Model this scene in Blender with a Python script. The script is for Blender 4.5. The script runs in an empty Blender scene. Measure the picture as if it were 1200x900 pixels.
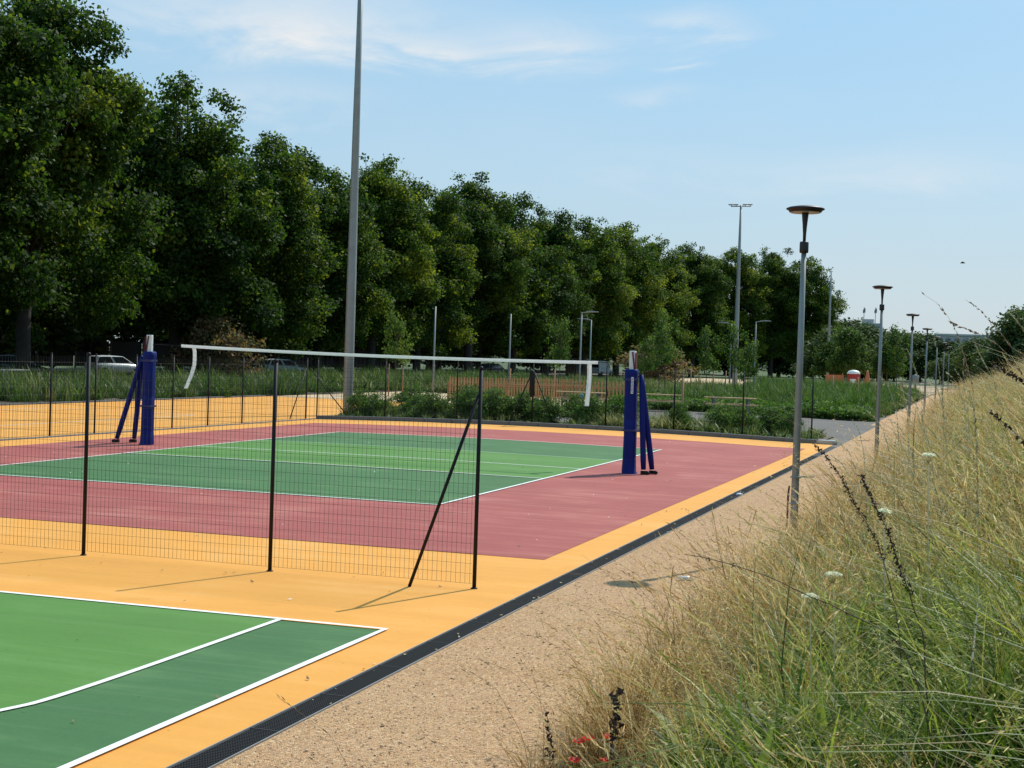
import bpy, math, random
import numpy as np
from mathutils import Matrix, Vector
R = math.radians
random.seed(7); rng = np.random.default_rng(7)
sc = bpy.context.scene
COL = sc.collection

# ------------------------------------------------------------------ camera
cam = bpy.data.cameras.new('camera'); camo = bpy.data.objects.new('camera', cam); COL.objects.link(camo)
AX = Vector((0.950876, 0.307809, 0.032976)); DN = Vector((0.037371, -0.008395, -0.999266)); FW = Vector((-0.307307, 0.951411, -0.019486))
M = Matrix((AX, -DN, -FW)).transposed().to_4x4(); M.translation = Vector((0, 0, 2.35))
camo.matrix_world = M
cam.sensor_width = 36; cam.lens = 51.0; cam.clip_start = .05; cam.clip_end = 6000
sc.camera = camo

# ------------------------------------------------------------------ node helper
class NT:
    def __init__(s, tree): s.t = tree; s.n = tree.nodes; s.l = tree.links
    def add(s, typ, **kw):
        n = s.n.new(typ)
        for k, v in kw.items():
            if k.startswith('i_'):
                key = k[2:]; key = int(key) if key.isdigit() else key.replace('_', ' ')
                s.put(n.inputs[key], v)
            else: setattr(n, k, v)
        return n
    def put(s, sock, v):
        if isinstance(v, bpy.types.NodeSocket): s.l.new(v, sock)
        elif isinstance(v, bpy.types.Node): s.l.new(v.outputs[0], sock)
        else: sock.default_value = v
    def m(s, op, a, b=0.0, c=None, clamp=False):
        n = s.n.new('ShaderNodeMath'); n.operation = op; n.use_clamp = clamp
        s.put(n.inputs[0], a); s.put(n.inputs[1], b)
        if c is not None: s.put(n.inputs[2], c)
        return n.outputs[0]
    def mix(s, f, a, b, blend='MIX'):
        n = s.n.new('ShaderNodeMix'); n.data_type = 'RGBA'; n.blend_type = blend
        s.put(n.inputs[0], f); s.put(n.inputs[6], a); s.put(n.inputs[7], b)
        return n.outputs[2]
    def ramp(s, f, stops, interp='LINEAR'):
        n = s.n.new('ShaderNodeValToRGB'); s.put(n.inputs[0], f); cr = n.color_ramp; cr.interpolation = interp
        while len(cr.elements) < len(stops): cr.elements.new(.5)
        for e, (p, c) in zip(cr.elements, stops):
            e.position = p; e.color = c if len(c) == 4 else (*c, 1)
        return n.outputs[0]

def c4(c): return (c[0], c[1], c[2], 1)

# ------------------------------------------------------------------ world: daylight sky with thin cirrus
SUN_EL = R(49); SUN_AZ = math.atan2(.342, .94)        # azimuth from +Y toward +X
w = bpy.data.worlds.new('World'); sc.world = w; w.use_nodes = True
T = NT(w.node_tree); T.n.clear()
sky = T.add('ShaderNodeTexSky', sky_type='NISHITA', sun_disc=False, sun_elevation=SUN_EL, sun_rotation=SUN_AZ,
            altitude=50, air_density=1.0, dust_density=1.3, ozone_density=2.0)
tc = T.add('ShaderNodeTexCoord')
sep = T.add('ShaderNodeSeparateXYZ', i_0=tc.outputs['Generated'])
az = T.m('ARCTAN2', sep.outputs[0], sep.outputs[1]); el = T.m('ARCSINE', sep.outputs[2])
def noise3(scale, detail, rough=.55, dist=0.0, sx=1, sz=1, off=0):
    v = T.add('ShaderNodeCombineXYZ', i_0=T.m('MULTIPLY', az, sx), i_1=T.m('MULTIPLY', el, sz), i_2=float(off))
    return T.add('ShaderNodeTexNoise', i_Vector=v, i_Scale=scale, i_Detail=detail, i_Roughness=rough, i_Distortion=dist).outputs[0]
n1 = noise3(9, 8, .62, .5, 1, 3.2, 3.7)
n2 = noise3(3, 4, .5, .2, 1, 2.5, 9.1)
cl = None
# soft banks of cloud: azimuth, elevation (deg), half widths, strength
for a, e, sa, se, k in [(-27, 12.2, 7.5, 1.25, 1.0), (-22.0, 11.5, 2.6, .45, .9), (-17.2, 12.3, 2.4, .7, .55), (-11.6, 12.9, 2.0, .55, .8),
                        (-12.8, 10.1, 1.8, .4, .5), (-27.5, 9.6, 3.6, .7, .55), (-3.5, 7.6, 4.5, .8, .4), (-13, 7.6, 3.5, .8, .25), (-12.2, 11.5, .9, .2, .5),
                        (-30, 14.5, 9, 1.2, .7), (25, 14, 14, 2.5, .6), (120, 25, 30, 8, .7), (-120, 30, 30, 8, .7), (60, 45, 25, 9, .5)]:
    da = T.m('DIVIDE', T.m('SUBTRACT', T.m('ADD', az, T.m('MULTIPLY', T.m('SUBTRACT', n2, .5), .10)), R(a)), R(sa))
    de = T.m('DIVIDE', T.m('SUBTRACT', T.m('ADD', el, T.m('MULTIPLY', T.m('SUBTRACT', n1, .5), .055)), R(e)), R(se))
    r2 = T.m('ADD', T.m('MULTIPLY', da, da), T.m('MULTIPLY', de, de))
    g = T.m('MULTIPLY', T.m('EXPONENT', T.m('MULTIPLY', r2, -1.0)), float(k))
    cl = g if cl is None else T.m('ADD', cl, g)
tex = T.m('MULTIPLY', T.m('SUBTRACT', n1, .36), 3.4, clamp=True)
cloud = T.m('MULTIPLY', cl, T.m('MULTIPLY_ADD', tex, .75, .25), clamp=True)
veil = T.m('MULTIPLY', T.m('MULTIPLY', T.m('SUBTRACT', n2, .42), 2.0, clamp=True), .22)
fac = T.m('MAXIMUM', T.m('MULTIPLY', cloud, .95, clamp=True), veil)
hz = T.m('MULTIPLY', T.m('EXPONENT', T.m('MULTIPLY', T.m('MAXIMUM', el, 0.0), -6.0)), .80)
skyc = T.mix(.58, sky.outputs[0], (2.1, 6.1, 9.4, 1))
skyc = T.mix(hz, skyc, (5.9, 6.2, 6.1, 1))
skyc = T.mix(fac, skyc, (7.6, 7.8, 7.9, 1))
bg = T.add('ShaderNodeBackground', i_Color=skyc, i_Strength=.10)
T.l.new(bg.outputs[0], T.add('ShaderNodeOutputWorld').inputs[0])

sl = bpy.data.lights.new('sun', 'SUN'); sl.energy = 4.0; sl.angle = R(.53); sl.color = (1, .955, .88)
so = bpy.data.objects.new('sun', sl); COL.objects.link(so)
sd = Vector((math.sin(SUN_AZ) * math.cos(SUN_EL), math.cos(SUN_AZ) * math.cos(SUN_EL), math.sin(SUN_EL)))
so.rotation_euler = sd.to_track_quat('Z', 'Y').to_euler(); so.location = (0, 0, 60)
sc.view_settings.view_transform = 'Standard'; sc.view_settings.look = 'None'; sc.view_settings.gamma = 1; sc.view_settings.exposure = 0.14

# ------------------------------------------------------------------ materials
def newmat(name):
    m = bpy.data.materials.new(name); m.use_nodes = True; t = NT(m.node_tree)
    p = t.n['Principled BSDF']; return m, t, p
def simple(name, col, rough=.6, metal=0.0, var=.12, scale=6, bump=0.0, dirt=None, spec=.5):
    m, t, p = newmat(name)
    tcn = t.add('ShaderNodeTexCoord')
    n = t.add('ShaderNodeTexNoise', i_Vector=tcn.outputs['Object'], i_Scale=float(scale), i_Detail=5.0, i_Roughness=.6)
    k = t.m('MULTIPLY_ADD', t.m('SUBTRACT', n.outputs[0], .5), var * 2, 1.0)
    vm = t.add('ShaderNodeVectorMath', operation='SCALE'); vm.inputs[0].default_value = col[:3]; t.put(vm.inputs['Scale'], k)
    out = vm.outputs[0]
    if dirt:
        n2 = t.add('ShaderNodeTexNoise', i_Vector=tcn.outputs['Object'], i_Scale=scale * .4, i_Detail=6.0, i_Roughness=.7)
        out = t.mix(t.m('MULTIPLY', t.m('SUBTRACT', n2.outputs[0], .5), 2.2, clamp=True), out, c4(dirt))
    t.put(p.inputs['Base Color'], out)
    p.inputs['Roughness'].default_value = rough; p.inputs['Metallic'].default_value = metal; p.inputs['Specular IOR Level'].default_value = spec
    if bump:
        b = t.add('ShaderNodeBump', i_Height=n.outputs[0], i_Strength=bump, i_Distance=.01); t.put(p.inputs['Normal'], b)
    return m
def court(name, col, amt=.12, dust=(.5, .42, .3)):
    m, t, p = newmat(name)
    g = t.add('ShaderNodeNewGeometry'); pos = g.outputs['Position']
    big = t.add('ShaderNodeTexNoise', i_Vector=pos, i_Scale=.55, i_Detail=6.0, i_Roughness=.6).outputs[0]
    mp = t.add('ShaderNodeMapping', i_Vector=pos, i_Scale=(.5, 3.2, 1.0))
    st = t.add('ShaderNodeTexNoise', i_Vector=mp, i_Scale=1.2, i_Detail=7.0, i_Roughness=.65).outputs[0]
    fine = t.add('ShaderNodeTexNoise', i_Vector=pos, i_Scale=140.0, i_Detail=3.0, i_Roughness=.7).outputs[0]
    mid = t.add('ShaderNodeTexNoise', i_Vector=pos, i_Scale=18.0, i_Detail=4.0, i_Roughness=.7).outputs[0]
    k = t.m('ADD', t.m('MULTIPLY', t.m('SUBTRACT', big, .5), amt * 2.4), t.m('MULTIPLY', t.m('SUBTRACT', fine, .5), amt * 3.2))
    k = t.m('ADD', k, t.m('MULTIPLY', t.m('SUBTRACT', mid, .5), amt * 1.5))
    k = t.m('ADD', k, t.m('MULTIPLY', t.m('SUBTRACT', st, .5), amt * 2.4))
    vm = t.add('ShaderNodeVectorMath', operation='SCALE'); vm.inputs[0].default_value = col; t.put(vm.inputs['Scale'], t.m('ADD', k, 1.0))
    d = t.m('MULTIPLY', t.m('SUBTRACT', t.m('MULTIPLY', st, big), .26), 2.0, clamp=True)
    o = t.mix(d, vm.outputs[0], c4(dust))
    # roller laps, scuffs, drip stains and grit
    mp2 = t.add('ShaderNodeMapping', i_Vector=pos, i_Scale=(.25, 9.0, 1.0), i_Rotation=(0, 0, .05))
    lap = t.add('ShaderNodeTexNoise', i_Vector=mp2, i_Scale=1.0, i_Detail=3.0, i_Roughness=.5).outputs[0]
    o = t.mix(t.m('MULTIPLY', t.m('SUBTRACT', lap, .52), 1.6 * amt * 4, clamp=True), o, c4(dust))
    stain = t.add('ShaderNodeTexNoise', i_Vector=pos, i_Scale=1.7, i_Detail=9.0, i_Roughness=.72).outputs[0]
    o = t.mix(t.m('MULTIPLY', t.m('SUBTRACT', stain, .60), 2.2, clamp=True), o, (col[0]*.55, col[1]*.55, col[2]*.55, 1))
    grit = t.add('ShaderNodeTexVoronoi', i_Vector=pos, i_Scale=3.2)
    wob = t.m('ADD', grit.outputs['Distance'], t.m('MULTIPLY', t.m('SUBTRACT', fine, .5), .03))
    o = t.mix(t.m('MULTIPLY', t.m('LESS_THAN', wob, .035), .55), o, (col[0]*.35, col[1]*.33, col[2]*.3, 1))
    mp3 = t.add('ShaderNodeMapping', i_Vector=pos, i_Scale=(1.0, .28, 1.0), i_Rotation=(0, 0, .9))
    sc_ = t.add('ShaderNodeTexNoise', i_Vector=mp3, i_Scale=9.0, i_Detail=5.0, i_Roughness=.75, i_Distortion=1.2).outputs[0]
    o = t.mix(t.m('MULTIPLY', t.m('SUBTRACT', sc_, .64), 2.4, clamp=True), o, (col[0]*.6, col[1]*.6, col[2]*.6, 1))
    t.put(p.inputs['Base Color'], o); p.inputs['Roughness'].default_value = .82; p.inputs['Specular IOR Level'].default_value = .25
    b = t.add('ShaderNodeBump', i_Height=fine, i_Strength=.35, i_Distance=.004); t.put(p.inputs['Normal'], b)
    return m
def gravel_mat():
    m, t, p = newmat('gravel')
    pos = t.add('ShaderNodeNewGeometry').outputs['Position']
    wv = t.add('ShaderNodeTexNoise', i_Vector=pos, i_Scale=30.0, i_Detail=2.0)
    v1 = t.add('ShaderNodeTexVoronoi', i_Vector=pos, i_Scale=105.0, i_Randomness=1.0)
    v2 = t.add('ShaderNodeTexVoronoi', i_Vector=pos, i_Scale=33.0)
    big = t.add('ShaderNodeTexNoise', i_Vector=pos, i_Scale=.8, i_Detail=7.0, i_Roughness=.65).outputs[0]
    cs = t.add('ShaderNodeSeparateColor', i_0=v1.outputs['Color'])
    c = t.ramp(cs.outputs[0], [(0, (.19, .098, .045)), (.25, (.43, .24, .112)), (.6, (.62, .36, .168)), (.85, (.74, .46, .24)), (1, (.88, .66, .40))])
    c2 = t.add('ShaderNodeSeparateColor', i_0=v2.outputs['Color'])
    c = t.mix(t.m('MULTIPLY', t.m('SUBTRACT', c2.outputs[1], .7), 2.0, clamp=True), c, (.42, .24, .13, 1))
    c = t.mix(t.m('MULTIPLY', t.m('SUBTRACT', big, .35), 1.6, clamp=True), c, t.mix(.5, c, (.64, .42, .26, 1)))
    t.put(p.inputs['Base Color'], c); p.inputs['Roughness'].default_value = .9; p.inputs['Specular IOR Level'].default_value = .2
    h = t.m('ADD', t.m('MULTIPLY', v1.outputs['Distance'], -1.0), t.m('MULTIPLY', wv.outputs[0], .6))
    b = t.add('ShaderNodeBump', i_Height=h, i_Strength=.9, i_Distance=.012); t.put(p.inputs['Normal'], b)
    return m
def soil_mat(name, c1, c2, scale=5.0):
    m, t, p = newmat(name)
    pos = t.add('ShaderNodeNewGeometry').outputs['Position']
    n = t.add('ShaderNodeTexNoise', i_Vector=pos, i_Scale=scale, i_Detail=9.0, i_Roughness=.7).outputs[0]
    n2_ = t.add('ShaderNodeTexNoise', i_Vector=pos, i_Scale=scale * .07, i_Detail=4.0).outputs[0]
    k = t.m('ADD', t.m('MULTIPLY', n, .7), t.m('MULTIPLY', n2_, .5))
    t.put(p.inputs['Base Color'], t.ramp(k, [(.35, c1), (.85, c2)])); p.inputs['Roughness'].default_value = .95
    b = t.add('ShaderNodeBump', i_Height=n, i_Strength=.6, i_Distance=.05); t.put(p.inputs['Normal'], b)
    return m
def leaf_mat(name, dark, mid, light, trans=.38, tl=1.6):
    m, t, p = newmat(name)
    a = t.add('ShaderNodeAttribute', attribute_name='var')
    inf = t.add('ShaderNodeObjectInfo')
    k = t.m('ADD', a.outputs['Fac'], t.m('MULTIPLY', t.m('SUBTRACT', inf.outputs['Random'], .5), .32), clamp=True)
    c = t.ramp(k, [(0, dark), (.6, mid), (1, light)])
    t.put(p.inputs['Base Color'], c); p.inputs['Roughness'].default_value = .6; p.inputs['Specular IOR Level'].default_value = .14
    vm = t.add('ShaderNodeVectorMath', operation='MULTIPLY', i_0=c); vm.inputs[1].default_value = (tl, tl * 1.05, tl * .5)
    tr = t.add('ShaderNodeBsdfTranslucent', i_Color=vm.outputs[0])
    ms = t.add('ShaderNodeMixShader', i_0=trans, i_1=p.outputs[0], i_2=tr.outputs[0])
    t.l.new(ms.outputs[0], t.n['Material Output'].inputs[0])
    return m
def grass_mat(name='grass', green=((.020, .050, .004), (.155, .245, .018), (.48, .56, .07)), straw=((.15, .075, .018), (.52, .31, .095), (.98, .80, .44))):
    m, t, p = newmat(name)
    a = t.add('ShaderNodeAttribute', attribute_name='var').outputs['Fac']
    s = t.add('ShaderNodeAttribute', attribute_name='straw').outputs['Fac']
    d = t.add('ShaderNodeAttribute', attribute_name='dry', attribute_type='INSTANCER').outputs['Fac']
    f = t.m('MAXIMUM', t.m('MULTIPLY', s, t.m('ADD', t.m('MULTIPLY', d, 1.2), .55), clamp=True), t.m('ADD', t.m('MULTIPLY', d, 1.5), t.m('MULTIPLY', t.m('SUBTRACT', a, .68), .6)), clamp=True)
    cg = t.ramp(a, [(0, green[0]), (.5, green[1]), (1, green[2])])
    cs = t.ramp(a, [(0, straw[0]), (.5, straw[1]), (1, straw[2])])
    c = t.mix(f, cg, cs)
    t.put(p.inputs['Base Color'], c); p.inputs['Roughness'].default_value = .5; p.inputs['Specular IOR Level'].default_value = .32
    tr = t.add('ShaderNodeBsdfTranslucent', i_Color=c)
    ms = t.add('ShaderNodeMixShader', i_0=.45, i_1=p.outputs[0], i_2=tr.outputs[0])
    t.l.new(ms.outputs[0], t.n['Material Output'].inputs[0])
    return m
MT = dict(
    ochre=court('ochre surface', (.73, .33, .062), .10, (.72, .42, .16)),
    maroon=court('maroon surface', (.345, .086, .072), .18, (.56, .28, .20)),
    green=court('dark green surface', (.058, .150, .050), .17, (.17, .25, .11)),
    lime=court('light green surface', (.090, .215, .042), .14, (.17, .28, .10)),
    line=court('line paint', (.80, .80, .74), .09, (.60, .58, .5)),
    paleline=court('faded line paint', (.42, .55, .36), .10, (.5, .55, .42)),
    gravel=gravel_mat(),
    asphalt=court('asphalt', (.115, .102, .088), .2, (.17, .155, .135)),
    sand=court('sandy play surface', (.55, .40, .24), .2, (.6, .5, .35)),
    soil=soil_mat('bank soil', (.045, .035, .016), (.15, .115, .055)),
    lawn=soil_mat('lawn ground', (.035, .06, .015), (.10, .13, .04), 3.0),
    bedsoil=soil_mat('bed soil', (.045, .035, .022), (.12, .09, .055)),
    concrete=simple('kerb concrete', (.13, .135, .14), .85, var=.25, scale=12, bump=.4, dirt=(.17, .15, .12)),
    palecon=simple('pale concrete', (.42, .41, .38), .85, var=.2, scale=9, bump=.3, dirt=(.25, .23, .2)),
    grate=simple('black grating', (.006, .0065, .007), .85, var=.3, scale=30),
    galv=simple('galvanised steel', (.27, .262, .235), .45, metal=.45, var=.18, scale=5, dirt=(.17, .16, .135)),
    galvd=simple('dull zinc edging', (.30, .30, .29), .6, metal=.4, var=.2, scale=12),
    blackm=simple('black painted metal', (.008, .008, .010), .6, var=.3, scale=9, spec=.25),
    lampblack=simple('dark bronze paint', (.012, .010, .011), .5, var=.3, scale=9),
    lens=simple('frosted lens', (.30, .31, .31), .3, var=.05),
    fence=simple('dark green wire', (.014, .022, .018), .45, var=.2, scale=20),
    blue=simple('blue padding', (.003, .012, .135), .6, var=.25, scale=5, bump=.25, dirt=(.004, .018, .17), spec=.2),
    bluest=simple('blue strap', (.010, .018, .11), .5, var=.2),
    white=simple('white paint', (.78, .78, .74), .5, var=.06, scale=10, dirt=(.6, .58, .52)),
    offwhite=simple('white webbing', (.88, .88, .86), .8, var=.08, scale=15, bump=.2),
    netblack=simple('net cord', (.02, .02, .02), .9),
    red=simple('red paint', (.42, .03, .02), .5, var=.1, dirt=(.30, .03, .02)),
    reedhead=simple('plume head', (.70, .58, .36), .8, var=.25, scale=50),
    darkred=simple('dark red strap', (.13, .012, .012), .6),
    orange=simple('orange plastic', (.50, .15, .06), .6, var=.15),
    wood=simple('weathered brown timber', (.44, .22, .10), .8, var=.4, scale=9, bump=.4, dirt=(.56, .37, .2)),
    palewood=simple('pale timber', (.42, .27, .13), .8, var=.25, scale=9, bump=.3, dirt=(.3, .2, .1)),
    bark=simple('plane bark', (.030, .026, .019), .9, var=.6, scale=3.5, bump=.8, dirt=(.075, .068, .05)),
    barkt=simple('thin bark', (.10, .08, .05), .9, var=.4, scale=8, bump=.5),
    leafp=leaf_mat('plane leaves', (.016, .038, .007), (.042, .082, .012), (.17, .19, .022), .42, 2.0),
    leafy=leaf_mat('young leaves', (.030, .06, .014), (.060, .11, .024), (.14, .19, .045)),
    leafd=leaf_mat('shrub leaves', (.030, .07, .012), (.075, .145, .025), (.18, .26, .06), .35),
    leafr=leaf_mat('reddish leaves', (.06, .08, .03), (.15, .12, .06), (.30, .14, .09), .35),
    leaff=leaf_mat('far leaves', (.030, .055, .018), (.055, .09, .028), (.10, .14, .045), .3, 1.3),
    grass=grass_mat(), 
    weed=grass_mat('lush grass', ((.022, .062, .008), (.062, .135, .016), (.15, .235, .04)), ((.17, .14, .045), (.34, .28, .10), (.52, .45, .2))),
    dockstem=simple('brown weed stem', (.10, .06, .03), .8, var=.4, scale=30),
    dock=simple('dark seed stalk', (.055, .026, .015), .8, var=.5, scale=40),
    straw=simple('dry grass stem', (.52, .42, .22), .7, var=.25, scale=40),
    strawr=simple('reddish grass head', (.34, .17, .10), .7, var=.3, scale=60),
    umbel=simple('cream umbel', (.85, .86, .66), .8, var=.2, scale=60),
    poppy=simple('poppy petals', (.62, .03, .012), .6, var=.2, scale=40),
    carsilver=simple('silver car paint', (.62, .68, .70), .28, metal=.1, var=.06, scale=2),
    carwhite=simple('white car paint', (.62, .63, .62), .3, var=.06, scale=2),
    carblack=simple('black car paint', (.012, .013, .016), .22, var=.1, scale=2),
    glass=simple('dark car glass', (.018, .022, .026), .08, var=.1),
    rubber=simple('tyre rubber', (.018, .018, .018), .85),
    hoard=simple('dark hoarding sheet', (.010, .014, .022), .6, var=.3, scale=1.5),
    greypost=simple('grey steel post', (.20, .22, .23), .6, metal=.2, var=.2),
    bld=simple('grey facade', (.40, .40, .39), .8, var=.1, scale=.3),
    bldw=simple('facade glazing', (.17, .18, .19), .3, var=.2, scale=.5),
    brick=simple('rough brown boards', (.12, .07, .045), .9, var=.5, scale=4),
    bottle=simple('clear pale plastic', (.70, .74, .78), .15, var=.05),
    cyan=simple('bright blue plastic', (.03, .30, .55), .45, var=.1),
    bird=simple('dark feathers', (.03, .03, .03), .8),
    litter=simple('dry leaf litter', (.20, .12, .05), .8, var=.5, scale=3),
    pale=simple('pale litter', (.7, .68, .6), .8, var=.3, scale=3),
    stones=simple('loose stones', (.52, .36, .22), .9, var=.35, scale=2.2),
)

for k_, f_ in (('offwhite', .5), ('umbel', .65), ('poppy', .45)):
    m_ = MT[k_]; t_ = NT(m_.node_tree); p_ = t_.n['Principled BSDF']; c_ = p_.inputs['Base Color'].links[0].from_socket
    tr_ = t_.add('ShaderNodeBsdfTranslucent', i_Color=c_); x_ = t_.add('ShaderNodeMixShader', i_0=f_, i_1=p_.outputs[0], i_2=tr_.outputs[0]); t_.l.new(x_.outputs[0], t_.n['Material Output'].inputs[0])
# ------------------------------------------------------------------ geometry helpers
def gz(x, y):
    """Crowned playing ground: rises gently to the middle, drains to the sides."""
    r = np.clip((np.asarray(y, float) - 14) / 28, 0, 1); r = r * r * (3 - 2 * r)
    a = .11 * (1 - ((np.asarray(x, float) + 13.5) / 8) ** 2) - .05
    return r * np.maximum(a, -.05)
def G(x, y): return float(gz(x, y))
def zb(x, y=0):
    """Grass bank beside the path."""
    d = x + 2.25
    return np.where(d > 0, (.42 + .035 * np.clip((y - 6) / 20, 0, 1)) * d * (d / (d + .15)), 0.0)

def mesh_np(name, V, F, mat, smooth=False, attrs=None):
    V = np.asarray(V, np.float32); F = np.asarray(F, np.int32)
    me = bpy.data.meshes.new(name); k = F.shape[1]
    me.vertices.add(len(V)); me.vertices.foreach_set('co', V.ravel())
    me.loops.add(F.size); me.loops.foreach_set('vertex_index', F.ravel())
    me.polygons.add(len(F)); me.polygons.foreach_set('loop_start', np.arange(0, F.size, k, dtype=np.int32))
    me.polygons.foreach_set('loop_total', np.full(len(F), k, np.int32))
    if smooth: me.polygons.foreach_set('use_smooth', np.ones(len(F), bool))
    me.update(calc_edges=True)
    for an, arr in (attrs or {}).items():
        at = me.attributes.new(an, 'FLOAT', 'POINT'); at.data.foreach_set('value', np.asarray(arr, np.float32))
    if mat: me.materials.append(mat)
    return me
def link(name, me, parent=None, loc=None, rotz=0):
    o = bpy.data.objects.new(name, me); COL.objects.link(o)
    if parent: o.parent = parent
    if loc is not None: o.location = loc
    if rotz: o.rotation_euler = (0, 0, rotz)
    return o
def tag(o, label=None, cat=None, group=None, kind=None):
    if label: o['label'] = label
    if cat: o['category'] = cat
    if group: o['group'] = group
    if kind: o['kind'] = kind
    return o
def empty(name, loc, label, cat, group=None, rotz=0):
    o = bpy.data.objects.new(name, None); COL.objects.link(o); o.location = loc; o.rotation_euler = (0, 0, rotz)
    o.empty_display_size = .2
    return tag(o, label, cat, group)
def copy_tree(o, parent=None):
    c = o.copy(); COL.objects.link(c); c.parent = parent
    for ch in list(o.children):
        copy_tree(ch, c)
    return c

class MB:
    def __init__(s): s.v = []; s.f = []; s.sm = []
    def add(s, vs, fs, smooth=False):
        b = len(s.v); s.v += [tuple(v) for v in vs]
        for f in fs: s.f.append([i + b for i in f]); s.sm.append(smooth)
        return s
    def box(s, cx, cy, cz, sx, sy, sz, rz=0, tilt=None):
        vs = []
        c, d = math.cos(rz), math.sin(rz)
        for k in (-1, 1):
            for j in (-1, 1):
                for i in (-1, 1):
                    p = Vector((i * sx / 2, j * sy / 2, k * sz / 2))
                    if tilt is not None: p = tilt @ p
                    vs.append((cx + p.x * c - p.y * d, cy + p.x * d + p.y * c, cz + p.z))
        return s.add(vs, [(0, 2, 3, 1), (4, 5, 7, 6), (0, 1, 5, 4), (2, 6, 7, 3), (0, 4, 6, 2), (1, 3, 7, 5)])
    def tube(s, pts, rad, n=8, cap=True, smooth=True):
        pts = [Vector(p) for p in pts]
        if not hasattr(rad, '__len__'): rad = [rad] * len(pts)
        b = len(s.v); prev = None
        for i, p in enumerate(pts):
            d = (pts[min(i + 1, len(pts) - 1)] - pts[max(i - 1, 0)]).normalized()
            up = Vector((1, 0, 0)) if abs(d.x) < .9 else Vector((0, 1, 0))
            if prev is not None: up = prev
            x = (up - d * up.dot(d)).normalized(); y = d.cross(x); prev = x
            for k in range(n):
                a = 2 * math.pi * k / n
                q = p + (x * math.cos(a) + y * math.sin(a)) * rad[i]; s.v.append(tuple(q))
        for i in range(len(pts) - 1):
            for k in range(n):
                k2 = (k + 1) % n
                s.f.append([b + i * n + k, b + i * n + k2, b + (i + 1) * n + k2, b + (i + 1) * n + k]); s.sm.append(smooth)
        if cap:
            s.f.append([b + k for k in range(n)][::-1]); s.sm.append(False)
            s.f.append([b + (len(pts) - 1) * n + k for k in range(n)]); s.sm.append(False)
        return s
    def lathe(s, prof, n=20, cx=0, cy=0, smooth=True):
        b = len(s.v)
        for r, z in prof:
            for k in range(n):
                a = 2 * math.pi * k / n; s.v.append((cx + r * math.cos(a), cy + r * math.sin(a), z))
        for i in range(len(prof) - 1):
            for k in range(n):
                k2 = (k + 1) % n
                s.f.append([b + i * n + k, b + i * n + k2, b + (i + 1) * n + k2, b + (i + 1) * n + k]); s.sm.append(smooth)
        s.f.append([b + k for k in range(n)][::-1]); s.sm.append(False)
        s.f.append([b + (len(prof) - 1) * n + k for k in range(n)]); s.sm.append(False)
        return s
    def prism(s, poly, y0, y1, inset=0.0):
        """side-profile polygon (x,z) extruded along y"""
        n = len(poly)
        vs = [(x, y0, z) for x, z in poly] + [(x, y1, z) for x, z in poly]
        fs = [list(range(n)), list(range(n, 2 * n))[::-1]] + [[i, i + n, (i + 1) % n + n, (i + 1) % n] for i in range(n)]
        return s.add(vs, fs)
    def mesh(s, name, mat):
        me = bpy.data.meshes.new(name); me.from_pydata(s.v, [], s.f)
        me.polygons.foreach_set('use_smooth', s.sm); me.update()
        if mat: me.materials.append(mat)
        return me
    def build(s, name, mat, parent=None, loc=None, bevel=0.0):
        o = link(name, s.mesh(name, mat), parent, loc)
        if bevel:
            b = o.modifiers.new('bevel', 'BEVEL'); b.width = bevel; b.segments = 2; b.limit_method = 'ANGLE'
        return o

def sheet(name, x0, x1, y0, y1, off, mat, step=1.0, parent=None, label=None, kind='structure', fn=gz):
    nx = max(2, int(abs(x1 - x0) / step) + 1); ny = max(2, int(abs(y1 - y0) / step) + 1)
    X, Y = np.meshgrid(np.linspace(x0, x1, nx), np.linspace(y0, y1, ny)); Z = fn(X, Y) + off
    V = np.stack([X.ravel(), Y.ravel(), Z.ravel()], 1)
    i = np.arange(nx * ny).reshape(ny, nx)
    F = np.stack([i[:-1, :-1], i[:-1, 1:], i[1:, 1:], i[1:, :-1]], -1).reshape(-1, 4)
    o = link(name, mesh_np(name, V, F, mat, True), parent)
    if kind: o['kind'] = kind
    return o
def strip(name, pts, width, off, mat):
    """painted line following a polyline on the ground"""
    dense = []
    for a, b in zip(pts[:-1], pts[1:]):
        n = max(1, int(math.dist(a, b) / .7))
        for k in range(n): dense.append((a[0] + (b[0] - a[0]) * k / n, a[1] + (b[1] - a[1]) * k / n))
    dense.append(pts[-1]); V = []; F = []
    for i, p in enumerate(dense):
        a = dense[max(i - 1, 0)]; b = dense[min(i + 1, len(dense) - 1)]
        d = Vector((b[0] - a[0], b[1] - a[1])).normalized(); n = Vector((-d.y, d.x)) * width / 2
        for sg in (1, -1):
            x, y = p[0] + n.x * sg, p[1] + n.y * sg; V.append((x, y, G(x, y) + off))
    for i in range(len(dense) - 1): F.append((2 * i, 2 * i + 1, 2 * i + 3, 2 * i + 2))
    me = mesh_np(name, V, F, mat); me.flip_normals() if me.polygons[0].normal.z < 0 else None
    return tag(link(name, me), kind='structure')

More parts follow.
